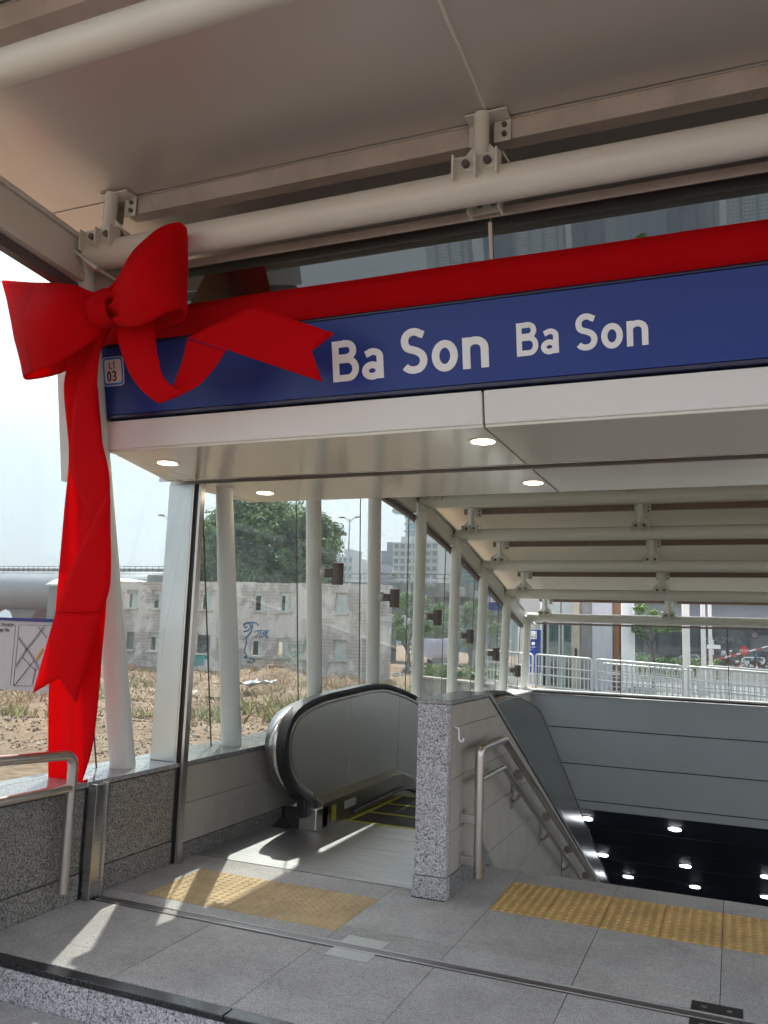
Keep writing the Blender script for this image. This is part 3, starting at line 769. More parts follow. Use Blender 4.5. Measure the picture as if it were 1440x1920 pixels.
C_(MB().tube(bend([(-1.44, 5.03, .63), (-1.44, 5.62, .63), (-1.44, 13.0, -2.89)], .03), .0185, 16).build('lower_rail', M_pipe, smooth=True), hs)
for z in (.14, .38): C_(MB().box(-1.545, -1.46, 5.005, 5.055, z - .003, z + .045).box(-1.544, -1.535, 4.99, 5.07, z - .02, z + .07).build('wall_bracket', M_pipe, bevel=.002), hs)
for k in range(6):
    y = 6.15 + k * 1.0; z = .815 - (y - 5.62) * .4763
    C_(MB().tube(bend([(-1.543, y + .12, z - .27), (-1.5, y + .08, z - .25), (-1.46, y + .03, z - .2), (-1.44, y, z - .17)], .01), .012, 8).box(-1.543, -1.536, y + .08, y + .16, z - .32, z - .1)
       .prism([(-1.50, y + .03, z - .03), (-1.44, y + .0, z - .02), (-1.44, y + .03, z - .09), (-1.54, y + .1, z - .13)], (0, .02, 0)).build('wall_bracket', M_pipe), hs)

# ------------------------------------------------------------------ divider wall with granite pillar
dw = thing('divider_wall', 'tiled wall with granite pillar end between the escalator and the stairs', 'wall', (-1.64, 4.74, 0))
def DW(o): return C_(o, dw)
DW(MB().box(-1.74, -1.548, 4.742, 4.80, .122, 1.088).build('pillar_slab', M_pillar, bevel=.002))
DW(MB().box(-1.745, -1.54, 4.733, 4.80, 0, .118).build('plinth_stone', M_pillar, bevel=.002))
core = [(-1.738, 4.76, 0), (-1.738, 4.76, 1.08), (-1.738, 5.60, 1.08), (-1.738, 14.8, -3.46), (-1.738, 14.8, -6), (-1.738, 5.6, -6)]
DW(MB().prism(core, (.165, 0, 0)).build('wall_core', M_grout))
DW(MB().box(-1.75, -1.535, 4.735, 5.60, 1.09, 1.117).build('cap_stone', M_cap, bevel=.002))
DW(MB().prism([(-1.75, 5.601, 1.09), (-1.75, 5.615, 1.117), (-1.75, 14.8, -3.40), (-1.75, 14.8, -3.435)], (.215, 0, 0)).build('cap_stone', steel('cap_trim', (.35, .36, .35), .3, (3, 3, 3)), bevel=.002))
# tile face clipped by the sloping top and bottom
def cliptile(y0, y1, z0, z1):
    P = [(y0, z0), (y1, z0), (y1, z1), (y0, z1)]
    lines = [lambda y, z: (1.085 if y < 5.6 else 1.085 - (y - 5.6) * .4935) - z, lambda y, z: z - (.122 if y < 5.45 else .122 - (y - 5.45) * .8)]
    for f in (lines[0], lines[1]):
        out = []
        for i in range(len(P)):
            a, b = P[i], P[(i + 1) % len(P)]; fa, fb = f(*a), f(*b)
            if fa >= 0: out.append(a)
            if (fa >= 0) != (fb >= 0):
                t = fa / (fa - fb)
                for _ in range(6):
                    m_ = (a[0] + (b[0] - a[0]) * t, a[1] + (b[1] - a[1]) * t); fm = f(*m_)
                    if abs(fm) < 1e-5: break
                    t -= fm / (fb - fa)
                out.append(m_)
        P = out
        if len(P) < 3: return None
    return P
zj = [1.085, .95, .655, .36, .065] + [.065 - .295 * k for k in range(1, 18)]
yj = [4.802, 5.02, 5.6] + [5.6 + .6 * k for k in range(1, 14)]
g_ = .0018
for za, zb in zip(zj[:-1], zj[1:]):
    for ya, yb in zip(yj[:-1], yj[1:]):
        P = cliptile(ya + g_, yb - g_, zb + g_, za - g_)
        if P and max(p[1] for p in P) > -1.5 - (0) and max(p[0] for p in P) < 11.6:
            DW(MB().prism([(-1.575, p[0], p[1]) for p in P], (.03, 0, 0)).build('wall_tile', M_tile))
DW(MB().prism([(-1.575, 4.80, 0), (-1.575, 4.80, .118), (-1.575, 5.33, .118), (-1.575, 5.45, .20), (-1.575, 5.96, -.2), (-1.575, 5.62, -.2), (-1.575, 5.62, 0)], (.038, 0, 0)).build('skirting_slab', M_wallg, bevel=.001))
hk = thing('white_hook', 'small white hook sticking out of the tiled wall beside the granite pillar', 'hook', (-1.545, 4.86, .9))
MB().tube(bend([(.0, 0, .05), (.022, -.0, .05), (.026, 0, -.028), (.05, .01, -.03), (.05, .01, -.01)], .012, 4), .0055, 8).build('hook_bar', M_letter, hk, smooth=True)

# ------------------------------------------------------------------ escalator
es = thing('escalator', 'stainless steel escalator with rounded newel and black handrail going down', 'escalator', (-2.5, 5.0, 0))
def ES(o): return C_(o, es)
ES(MB().box(-3.322, -1.745, 4.855, 6.26, -.02, .002).build('floor_plate', M_plate))
SL = .577
prof = [(5.84, .19), (5.64, .29), (5.48, .44), (5.405, .60), (5.42, .76), (5.52, .88), (5.70, .945), (6.0, .99), (6.4, 1.01), (6.9, 1.03), (7.25, 1.02), (7.6, .965), (7.92, .90), (8.28, .775)] + [(8.28 + k, .775 - .585 * k) for k in (1, 2, 3, 4, 5, 6)]
P3 = catmull([(a, b, 0) for a, b in prof], 4); prof_s = [(p[0], p[1]) for p in P3]
def inset(pr, d):
    L, R_ = offset_strip(pr, 2 * d); return [(p.x, p.y) for p in R_]
def inset_auto(pr, d):
    a = inset(pr, d); i = len(pr) // 3
    return a if a[i][1] < pr[i][1] else [(p.x, p.y) for p in offset_strip(pr, 2 * d)[0]]
inner = inset_auto(prof_s, .035); inner2 = inset_auto(prof_s, .075)
def sheet_fan(pr, x, lowfn):
    rows = [[(x, y, z), (x, y if z > lowfn(y) else y, min(lowfn(y), z))] for (y, z) in pr]; return rows
def baseline(y): return .20 if y < 7.6 else .20 - (y - 7.6) * .577
M_bal = mat('balustrade_steel', (.64, .62, .58), .36, 1.0)
for side, X, nm in ((1, -2.99, 'left'), (-1, -1.93, 'right')):
    w = .075
    # handrail band
    rows = [[(X - side * .085, y, z), (X - side * .07, y2, z2), (X - side * .0, y2, z2), (X + side * .006, y, z)] for (y, z), (y2, z2) in zip(inner, prof_s)]
    ES(MB().grid(rows).build('handrail_belt', M_black, smooth=True, solid=.012))
    # bright moulding
    rows = [[(X + side * .0, y, z), (X + side * .012, y2, z2)] for (y, z), (y2, z2) in zip(inner, inner2)]
    ES(MB().grid(rows).build('moulding', M_steel, smooth=True, solid=.006))
    cy, cz = 6.0, .5
    # panel
    xs_ = X + side * .004
    pts = inner2
    a = [(y, z) for (y, z) in pts]
    b = MB()
    rows = []
    for (y, z) in a:
        rows.append([(xs_, y, z), (xs_, (y + max(y, 5.9)) / 2, (z + baseline(y)) / 2), (xs_, max(y, 5.9), baseline(max(y, 5.9)))])
    ES(b.grid(rows).build('balustrade_panel', M_bal, solid=.004))
    # joints
    for yy in (6.5, 7.6): ES(MB().box(xs_ + side * .002, xs_ + side * .0045, yy - .0015, yy + .0015, baseline(yy), .945).build('panel_joint', M_beam))
    # deck and skirt
    dk = [(5.90, .20), (7.35, .20), (7.6, .185), (7.85, .11), (8.2, -.07), (15, -3.993)]
    q = MB()
    for (a0, b0), (a1, b1) in zip(dk[:-1], dk[1:]):
        q.prism([(X + side * .0, a0, b0 + .03), (X + side * .075, a0, b0 - .01), (X + side * .075, a0, b0 - .3), (X, a0, b0 - .3)], (0, a1 - a0, b1 - b0))
    ES(q.build('skirt_deck', steel('skirt_steel_' + nm, (.36, .345, .29), .3, (2, 160, 2)), bevel=.002))
    # outer cladding
    rows = [[(X - side * .09, y, z), (X - side * .20, y + .02, z - .01)] for (y, z) in inner if y < 9.5 or side < 0]
    ES(MB().grid(rows).build('outer_cladding', M_steel, smooth=True, solid=.006))
    if side < 0:
        rows = [[(X + .10 + .09 - .0, y, z), (X + .10 + .09, max(y, 5.75), baseline(y) - .1)] for (y, z) in inner]
        ES(MB().grid(rows).build('outer_panel', mat('smoked_outer_panel', (.20, .21, .205), .16, .6), solid=.004))
# newel end block, inlet, brush, label
ES(MB().box(-3.07, -2.915, 5.80, 6.0, .002, .17).build('newel_end', steel('newel_steel', (.5, .47, .45), .25), bevel=.012))
ES(MB().box(-3.06, -2.985, 5.74, 5.88, .10, .24).build('handrail_inlet', M_black, bevel=.01))
ES(MB().box(-3.2, -3.075, 5.82, 6.1, .002, .16).build('newel_side', M_dark))
ES(MB().box(-2.912, -2.9115, 6.05, 6.13, .03, .15).build('yellow_label', mat('label_yellow', (.65, .6, .05), .5)))
sk = MB(); sk.prism([(-2.912, 6.28, .085), (-2.912, 6.50, .085), (-2.912, 6.50, .145), (-2.912, 6.28, .145)], (.001, 0, 0)); ES(sk.build('white_label', M_letter))
ES(MB().tube(catmull([(-2.905, 6.42, .035), (-2.90, 7.0, .05), (-2.90, 7.5, .05), (-2.90, 7.85, -.02), (-2.90, 8.3, -.25), (-2.90, 12, -2.4)], 5), .016, 8).build('skirt_brush', M_black, smooth=True))
M_step = painted('escalator_step', (.10, .105, .09), .5, .2, 5); M_yel = mat('step_yellow', (.55, .52, .06), .6)
ES(MB().box(-2.91, -2.0, 6.262, 6.30, -.02, .004).build('comb_line', M_yel))
for k in range(18):
    y = 6.30 + .4 * k; z = -.004 if k < 3 else -.004 - (k - 2) * .2
    s_ = ES(MB().box(-2.905, -2.005, y + .003, y + .397, z - .22, z).build('step', M_step))
    if k < 6:
        MB().box(-2.905, -2.005, y + .36, y + .395, z + .001, z + .004).build('yellow_edge', M_yel, s_)
        MB().box(-2.905, -2.86, y + .005, y + .358, z + .001, z + .004).build('yellow_edge', M_yel, s_)
        gr = MB()
        for q in range(30): gr.box(-2.85 + q * .028, -2.84 + q * .028, y + .005, y + .358, z + .0005, z + .003)
        gr.build('step_ribs', M_dark, s_)
# rubber stop near the newel
rs = thing('rubber_wedge', 'small black rubber wedge on the floor by the escalator newel', 'wedge', (-3.22, 5.86, 0))
MB().prism([(-.07, -.09, .002), (.07, -.10, .002), (.05, -.02, .055), (-.03, -.01, .06)], (.02, .12, .0)).build('wedge_body', M_black, rs, bevel=.008)

# ------------------------------------------------------------------ stairwell
stw = struct(MB().box(3.4, 3.6, 5.56, 14.95, -5, .5).build('stairwell_side_wall', M_tile))
sr = thing('staircase', 'granite staircase going down from the yellow tactile strip', 'stairs', (0, 5.6, 0))
for k in range(22):
    C_(MB().box(-1.53, 3.4, 5.565 + .33 * k, 5.905 + .33 * k, -.165 * k - .2 - .165, -.165 * (k + 1)).build('step', M_floor), sr)
bw = thing('stairwell_end_wall', 'blue grey panelled metal wall closing the far end of the stairwell', 'wall', (0, 14.9, 0))
zz = [.522, -.036, -.635, -1.23, -1.375]
for a, b in zip(zz[:-1], zz[1:]):
    C_(MB().box(-3.34, 3.5, 14.9, 14.94, b + .008, a - .008).build('metal_panel', M_panel, bevel=.004), bw)
C_(MB().box(-3.34, 3.5, 14.942, 15.1, -1.37, .50).build('wall_core', M_dark), bw)
C_(MB().box(-3.38, 3.5, 14.85, 15.12, .53, .56).build('cap_stone', M_nose, bevel=.002), bw)
C_(MB().box(-3.38, 3.5, 14.9, 15.12, .561, .585).build('sill_trim', M_fascia, bevel=.002), bw)
dc = struct(MB().prism([(-3.4, 14.95, -1.38), (4, 14.95, -1.38), (4, 26, -6.905), (-3.4, 26, -6.905)], (0, 0, .3)).build('escalator_shaft_ceiling', M_navyceil))
for k in range(10):
    y = 15.9 + k * 1.0; z = -1.38 - (y - 14.95) * .5
    MB().box(-3.4, 4, y, y + .012, z - .012, z + .002).build('panel_joint', M_grout, dc)
cl = [(-2.45, 15.4), (-.99, 15.43), (.5, 15.45), (-2.49, 17.61), (-.95, 17.63), (.46, 17.63), (-2.17, 19.04), (-.85, 19.11), (.48, 19.12)]
words = ['upper', 'middle', 'lower']; cols_ = ['left', 'centre', 'right']
for k, (x, y) in enumerate(cl):
    if k == 2: continue
    z = -1.38 - (y - 14.95) * .5
    t = thing('shaft_light', 'round white light in the dark sloping ceiling, %s row, %s of the row' % (words[k // 3], cols_[k % 3]), 'ceiling light', (x, y, z - .002), 'white lights in the dark shaft ceiling')
    t.rotation_euler = (-math.atan(.5), 0, 0)
    MB().tube([(0, 0, -.0), (0, 0, -.02)], .10, 20).build('lens', M_disc, t, smooth=True); MB().tube([(0, 0, .0), (0, 0, -.012)], .115, 20).build('ring', M_navyceil, t)
struct(MB().box(-3.4, 4, 12.5, 26, -7.2, -7).build('underground_floor', M_navyceil))
# rear glazing
rg = thing('rear_glazing', 'clear glass band above the far stairwell wall under the lowest round beam', 'glass wall', (0, 14.95, .58))
for a, b in zip([-3.3, -1.81, -.085, 1.65], [-1.81, -.085, 1.65, 3.5]):
    C_(MB().box(a + .006, b - .006, 14.98, 14.992, .585, 1.73).build('glass_pane', M_glass), rg)
    C_(MB().box(b - .006, b + .006, 14.978, 14.994, .585, 1.73).build('joint_seal', M_dark), rg)
C_(MB().box(-3.3, 3.5, 14.94, 15.03, 1.73, 1.765).build('head_frame', M_lamp), rg)

# ------------------------------------------------------------------ information board left
ib = thing('information_board', 'white street map board with blue header behind the ribbon tail', 'information board', (-4.3, 4.2, 0))
def IB(o): return C_(o, ib)
IB(MB().box(-5.2, -3.93, 4.2, 4.25, 1.04, 1.49).build('board_panel', painted('board_white', (.62, .56, .58), .4, .04)))
IB(MB().box(-5.2, -3.93, 4.192, 4.25, 1.491, 1.512).build('header_strip', M_blue))
for x in (-5.1, -4.02): IB(MB().box(x - .03, x + .03, 4.26, 4.32, -.6, 1.5).build('leg', M_white))
M_line = mat('map_line', (.30, .27, .33), .6); M_oran = mat('map_orange', (.7, .35, .08), .6); M_dots = mat('map_blue', (.02, .02, .2), .6)
def bline(px, col, w=.004, nm='map_line', d=.0):
    b = MB(); P = [at(x, y, 4.197 - d) for x, y in px]
    for a, c in zip(P[:-1], P[1:]):
        dd = (c - a).normalized(); n_ = Vector((-dd.z, 0, dd.x)) * w / 2
        b.prism([a + n_, c + n_, c - n_, a - n_], (0, .0012, 0))
    return IB(b.build(nm, col))
sx = lambda x, y: (x / 4.365, 1040 + y / 4.365)
bline([sx(155, 575), sx(420, 580)], M_ink, .002, 'map_border'); bline([sx(155, 575), sx(108, 1072)], M_ink, .002, 'map_border'); bline([sx(108, 1072), sx(400, 1078)], M_ink, .002, 'map_border'); bline([sx(128, 572), sx(82, 1072)], M_ink, .0015, 'map_border')
for pp, ww in (([(360, 590), (215, 775), (125, 915)], .014), ([(150, 680), (280, 860), (330, 960)], .016), ([(180, 840), (290, 950)], .008), ([(310, 590), (380, 680)], .008), ([(290, 930), (262, 1060)], .008)):
    bline([sx(*p) for p in pp], M_line, ww, 'map_road', .001)
bline([sx(290, 865), sx(350, 770)], M_oran, .016, 'map_station', .002)
for k in range(12):
    t = k / 12; a = (115 + 165 * t, 1070 - 205 * t); bline([sx(*a), sx(a[0] + 8, a[1] - 10)], M_dots, .008, 'map_dash', .003)
def text(s_, loc, size, mt, parent, name, rot=(math.pi / 2, 0, 0), align='LEFT', ext=.0008):
    cu = bpy.data.curves.new(name, 'FONT'); cu.body = s_; cu.size = size; cu.extrude = ext; cu.align_x = align; cu.resolution_u = 3
    tmp = bpy.data.objects.new(name, cu); COL.objects.link(tmp); bpy.context.view_layer.update()
    me = bpy.data.meshes.new_from_object(tmp.evaluated_get(bpy.context.evaluated_depsgraph_get())); bpy.data.objects.remove(tmp)
    me.materials.clear(); me.materials.append(mt)
    o = bpy.data.objects.new(name, me); COL.objects.link(o); o.rotation_euler = rot; o.parent = parent; o.location = Vector(loc) - (parent.location if parent else Vector()); return o
p = at(25, 1175, 4.195); text('ĐÔ THỊ TP-HCM', (p.x, 4.195, p.z), .03, M_ink, ib, 'map_title', align='RIGHT')
p = at(17, 1184, 4.195); text('Chạy Tàu', (p.x, 4.195, p.z), .03, M_ink, ib, 'map_title', align='RIGHT')

# ------------------------------------------------------------------ ruined building
M_conc = mat('old_rendered_block', (.5, .48, .45), .95); v = coords(M_conc)
br = nd(M_conc, 'ShaderNodeTexBrick'); br.inputs['Scale'].default_value = 1.0; br.inputs['Brick Width'].default_value = .55; br.inputs['Row Height'].default_value = .22; br.inputs['Mortar Size'].default_value = .018
br.inputs['Color1'].default_value = (.50, .45, .41, 1); br.inputs['Color2'].default_value = (.42, .385, .36, 1); br.inputs['Mortar'].default_value = (.27, .255, .24, 1)
mp = nd(M_conc, 'ShaderNodeMapping'); mp.inputs['Rotation'].default_value = (math.pi / 2, 0, 0); lk(M_conc, v, mp.inputs[0]); lk(M_conc, mp.outputs[0], br.inputs['Vector'])
n1 = noiz(M_conc, v, .55, 8, .7); n2 = noiz(M_conc, coords(M_conc, (1, 1, .25)), 1.6, 8, .75)
render_ = ramp(M_conc, n2, [(.3, (.46, .445, .415)), (.5, (.62, .595, .56)), (.7, (.72, .70, .665))])
c_ = mixc(M_conc, render_, br.outputs[0], ramp(M_conc, n1, [(.46, (0, 0, 0)), (.54, (1, 1, 1))]))
lk(M_conc, c_, bs(M_conc).inputs['Base Color']); bump(M_conc, n2, .5, .05)
YR = 50
ru = thing('ruined_building', 'roofless two storey grey block ruin with empty windows and graffiti', 'ruin', (-31, YR, -1.9))
def RU(o): return C_(o, ru)
wins = []
up = [(237, 258), (284, 304), (376, 398), (475, 497), (524, 546), (629, 653)]
lo_ = [(236, 250), (277, 298), (371, 393), (470, 492), (518, 540), (570, 590), (625, 649)]
for a, b in up: wins.append((at(a, 1127, YR).x, at(b, 1127, YR).x, 2.70, 4.0, a))
for a, b in lo_: wins.append((at(a, 1213, YR).x, at(b, 1213, YR).x, -.38, .86, a))
X0, X1 = -46.0, at(690, 1150, YR).x
xe = sorted(set([X0, X1] + [w[0] for w in wins] + [w[1] for w in wins])); 
ze = [-3.0, -.38, .86, 2.70, 4.0, 4.62]
wm = MB()
def solidcell(xa, xb, za, zb):
    for w in wins:
        if xa >= w[0] - 1e-4 and xb <= w[1] + 1e-4 and za >= w[2] - 1e-3 and zb <= w[3] + 1e-3: return False
    return True
for xa, xb in zip(xe[:-1], xe[1:]):
    for za, zb in zip(ze[:-1], ze[1:]):
        if solidcell(xa, xb, za, zb):
            tz = zb + (rnd.uniform(-.04, .04) if zb > 4.5 else 0)
            wm.box(xa, xb, YR, YR + .35, za, tz)
RU(wm.build('front_wall', M_conc))
RU(MB().prism([(X1, YR, -3), (X1, YR, 4.6), (at(735, 1150, 54).x, 54, 4.75), (at(735, 1150, 54).x, 54, -3)], (-.3, .1, 0)).build('side_wall', M_conc))
M_board = painted('weathered_window_board', (.55, .60, .57), .8, .25, 2)
for k, w in enumerate(wins):
    f = RU(MB().box(w[0] - .12, w[1] + .1, YR - .14, YR + .05, w[2] - .16, w[2] - .02).build('window_sill', M_board))
    full = w[4] in (629, 371, 625, 236)
    fx = w[0] if full else w[0] + (w[1] - w[0]) * (.55 if k % 2 else .4)
    RU(MB().box(fx, w[1], YR + .16, YR + .22, w[2], w[3]).build('window_board', M_board if w[4] not in (236, 371) else painted('grey_plank', (.25, .26, .24), .9, .3)))
    if not full: RU(MB().box(w[0], w[1], YR + .12, YR + .2, w[3] - .28, w[3]).build('window_head', M_board))
# graffiti: paint strokes on the wall face
M_gb = mat('graffiti_blue', (.03, .12, .22), .7); M_gk = mat('graffiti_black', (.03, .03, .035), .7); M_gg = mat('graffiti_green', (.15, .42, .25), .7); M_gt = mat('graffiti_teal', (.08, .38, .35), .7)
def graf(px, mt, w, name, fx, closed=False):
    b = MB(); P = [at(*fx(x, y), YR - .012) for x, y in px]
    for a, c in zip(P[:-1], P[1:]):
        dd = (c - a)
        if dd.length < 1e-4: continue
        dd.normalize(); n_ = Vector((-dd.z, 0, dd.x)) * w / 2; e_ = dd * w * .3
        b.prism([a + n_ - e_, c + n_ + e_, c - n_ + e_, a - n_ - e_], (0, -.003 * rnd.uniform(.5, 1.5), 0))
    o = RU(b.build(name, mt)); return o
f5 = lambda x, y: (440 + x / 4.5, 1080 + y / 4.5)
for st_ in ([(170, 470), (190, 462), (215, 460)], [(200, 462), (198, 490), (185, 510), (168, 508)], [(240, 458), (222, 460), (215, 485), (240, 480)], [(215, 485), (208, 512), (232, 508)],
            [(238, 512), (248, 462), (262, 465), (258, 485), (243, 488), (262, 510)], [(268, 458), (264, 522)], [(288, 455), (266, 490), (284, 528)]): graf(st_, M_gb, .07, 'graffiti_stroke', f5)
graf([(75, 470), (115, 460), (140, 430), (125, 400), (95, 400), (75, 415), (90, 435), (105, 430)], M_gb, .11, 'graffiti_stroke', f5)
graf([(75, 405), (110, 393), (160, 392), (185, 400), (200, 418)], M_gb, .09, 'graffiti_stroke', f5); graf([(140, 470), (100, 520), (98, 560), (80, 640), (100, 670), (80, 690), (120, 680), (170, 715), (150, 730), (110, 725)], M_gb, .1, 'graffiti_stroke', f5)
graf([(150, 400), (148, 440), (130, 490), (75, 530)], M_gb, .09, 'graffiti_stroke', f5)
graf([(460, 575), (475, 660), (490, 680), (540, 670), (575, 640), (590, 570), (540, 595), (520, 600), (460, 575)], M_gg, .07, 'graffiti_stroke', f5)
graf([(480, 650), (520, 640), (560, 650)], M_gg, .06, 'graffiti_stroke', f5); graf([(400, 740), (430, 710), (460, 730), (470, 690), (510, 760), (555, 700), (540, 740)], M_gg, .06, 'graffiti_stroke', f5)
f4 = lambda x, y: (200 + x / 5.54, 1060 + y / 5.54)
graf([(960, 715), (950, 760), (945, 905), (1000, 912), (1040, 870), (1045, 820), (1010, 800), (970, 850), (960, 730), (985, 780), (1000, 735), (1010, 790), (1030, 740), (1040, 790), (1060, 750)], M_gk, .08, 'graffiti_stroke', f4)
graf([(895, 950), (960, 945), (1030, 950)], M_gt, .35, 'graffiti_patch', f4); graf([(900, 1010), (990, 1000)], M_gt, .5, 'graffiti_patch', f4)
graf([(945, 1030), (950, 970), (975, 985), (955, 1000), (985, 1040)], mat('graffiti_pink', (.5, .2, .3), .7), .08, 'graffiti_stroke', f4)
graf([(1205, 700), (1215, 650), (1225, 730)], M_gb, .08, 'graffiti_stroke', f4); graf([(1205, 840), (1235, 890), (1215, 860), (1235, 840), (1205, 890)], M_gb, .09, 'graffiti_stroke', f4)
graf([(360, 930), (390, 985), (400, 950), (330, 1000), (250, 1020)], mat('graffiti_faint', (.35, .25, .25), .8), .035, 'graffiti_stroke', f4)

# ------------------------------------------------------------------ vegetation
def leafmat(name, c1, c2):
    M = mat(name, c1, .6, 0, .3); oi = nd(M, 'ShaderNodeNewGeometry')
    col = ramp(M, oi.outputs['Random Per Island'], [(0, c1), (.6, c2), (1, tuple(min(1, x * 1.5) for x in c2))])
    lk(M, col, bs(M).inputs['Base Color'])
    tr = nd(M, 'ShaderNodeBsdfTranslucent'); lk(M, col, tr.inputs[0]); mx = nd(M, 'ShaderNodeMixShader'); mx.inputs[0].default_value = .3
    out = M.node_tree.nodes['Material Output']; lk(M, bs(M).outputs[0], mx.inputs[1]); lk(M, tr.outputs[0], mx.inputs[2]); lk(M, mx.outputs[0], out.inputs[0]); return M
M_leaf = leafmat('tree_leaves', (.05, .095, .03), (.12, .19, .055)); M_leaf2 = leafmat('tree_leaves_fresh', (.06, .12, .03), (.14, .22, .06))
M_bark = painted('bark', (.12, .10, .08), .9, .3, 4); M_dry = leafmat('dry_stems', (.13, .085, .045), (.25, .18, .105)); M_weed = leafmat('weed_leaves', (.12, .14, .06), (.26, .27, .14))
def tree(name, label, cat, base, h, spread, nl, leaf, ls, seed, trunk_r=.3, m_=M_leaf, crown0=.3, group=None, flat_=1.0):
    r = random.Random(seed); base = Vector(base); t = thing(name, label, cat, base, group)
    tb = MB(); tips = []
    tb.tube([(0, 0, -.3), (0.1, 0, h * crown0 * .6), (.0, .1, h * crown0 * 1.3)], [trunk_r, trunk_r * .8, trunk_r * .6], 10)
    for k in range(11):
        a = r.uniform(0, 6.28); rr = spread * r.uniform(.35, .8); z1 = h * r.uniform(crown0 + .1, .85)
        p0 = Vector((0, 0, h * crown0 * r.uniform(.8, 1.3))); p2 = Vector((math.cos(a) * rr, math.sin(a) * rr, z1)); p1 = p0.lerp(p2, .5) + Vector((0, 0, h * .04))
        tb.tube([p0, p1, p2], [trunk_r * .4, trunk_r * .25, trunk_r * .08], 6)
        for q in range(3):
            e_ = p2 + Vector((r.uniform(-1, 1), r.uniform(-1, 1), r.uniform(-.2, 1))) * spread * .3; tb.tube([p1.lerp(p2, .5), e_], [trunk_r * .12, trunk_r * .04], 5); tips.append(e_)
    tb.build('trunk', M_bark, t, smooth=True)
    cl_ = []
    for k in range(max(14, nl // 260)):
        a = r.uniform(0, 6.28); u = r.uniform(-.55, 1); rad = math.sqrt(max(0.05, 1 - u * u)) * r.uniform(.55, 1.05)
        c = Vector((math.cos(a) * rad * spread, math.sin(a) * rad * spread, h * (crown0 + (1 - crown0) * .5) + u * h * (1 - crown0) * .45 * flat_)); cl_.append((c, spread * r.uniform(.16, .34)))
    b = MB()
    for k in range(nl):
        c, cr = cl_[r.randrange(len(cl_))]
        d = Vector((r.gauss(0, 1), r.gauss(0, 1), r.gauss(0, .8))); d = d.normalized() * cr * r.uniform(.5, 1.08)
        p = c + d; n_ = (d.normalized() + Vector((r.uniform(-.8, .8), r.uniform(-.8, .8), r.uniform(-.2, 1)))).normalized()
        a_ = n_.cross(Vector((r.uniform(-1, 1), r.uniform(-1, 1), r.uniform(-1, 1)))).normalized() * ls * r.uniform(.6, 1.3); b_ = n_.cross(a_) * .5
        b.poly([p - a_, p + b_, p + a_, p - b_])
    b.build('crown', m_, t)
    return t
tb_ = at(480, 1260, 68)
tree('broadleaf_tree', 'large dense dark green tree rising behind the ruined wall', 'tree', (at(480, 1100, 68).x, 68, -2), 16.0, 6.0, 36000, 0, .24, 3, .55, M_leaf, .22)
tree('broadleaf_tree', 'tall leafy tree behind the ruined wall, just left of the large dense one', 'tree', (at(398, 1100, 74).x, 74, -2), 13.6, 3.0, 9000, 0, .20, 5, .4, M_leaf2, .25)
tree('broadleaf_tree', 'leafy tree behind the ruined wall, right of the large dense one', 'tree', (at(565, 1100, 66).x, 66, -2), 14.4, 3.6, 11000, 0, .22, 9, .4, M_leaf, .25)
tree('broadleaf_tree', 'small pale tree behind the wall between the second and third inner columns', 'tree', (at(612, 1090, 80).x, 80, -2), 10.5, 3.0, 2500, 0, .2, 11, .3, M_leaf2, .3)
tree('broadleaf_tree', 'scrubby tree behind the left end of the ruined wall', 'tree', (at(300, 1090, 58).x, 58, -2), 7.6, 1.6, 1500, 0, .13, 13, .2, M_leaf2, .2)
for k, (px, Y, h_, sp_, lab) in enumerate([(765, 62, 6.0, 2.4, 'bright green street tree under the flyover beside the ruin'), (805, 66, 6.0, 2.6, 'green street tree under the flyover, half hidden by a white column'), (880, 70, 5.5, 2.6, 'green street tree under the flyover behind the fourth wall lamp'), (900, 95, 8, 4, 'distant tree in front of the glass tower over the flyover')]):
    tree('street_tree', lab, 'tree', (at(px, 1200, Y).x, Y, -1.4), h_, sp_, 2600, 0, .15, 20 + k, .18, M_leaf2, .25)
tree('young_street_tree', 'young tree with a thin trunk between the lift and the dark glass building', 'tree', (at(1222, 1230, 28).x, 28, .0), 2.75, .85, 1500, 0, .055, 31, .045, M_leaf2, .42)
def hedge(name, label, x0, x1, y, z, h, n, m_=M_leaf2, ls=.1, w=.8):
    r = random.Random(int(x0 * 7)); b = MB()
    for k in range(n):
        p = Vector((r.uniform(x0, x1), y + r.uniform(-w, w), z + h * r.random() ** .7 * (0.7 + .3 * math.sin(r.uniform(0, 6)))))
        a_ = Vector((r.uniform(-1, 1), r.uniform(-1, 1), r.uniform(-1, 1))).normalized() * ls; b_ = a_.cross(Vector((r.uniform(-1, 1), r.uniform(-1, 1), r.uniform(-1, 1)))).normalized() * ls * .6
        b.poly([p - a_, p + b_, p + a_, p - b_])
    return tag(b.build(name, m_), label, 'hedge')
hedge('hedge', 'long low green hedge at the foot of the flyover piers', -20, -8, 56, -1.6, 1.0, 4000, M_leaf2, .12)
hedge('hedge', 'green bushes in front of the dark glass building', -6, -.5, 38, -.1, 1.0, 2500, M_leaf, .08)
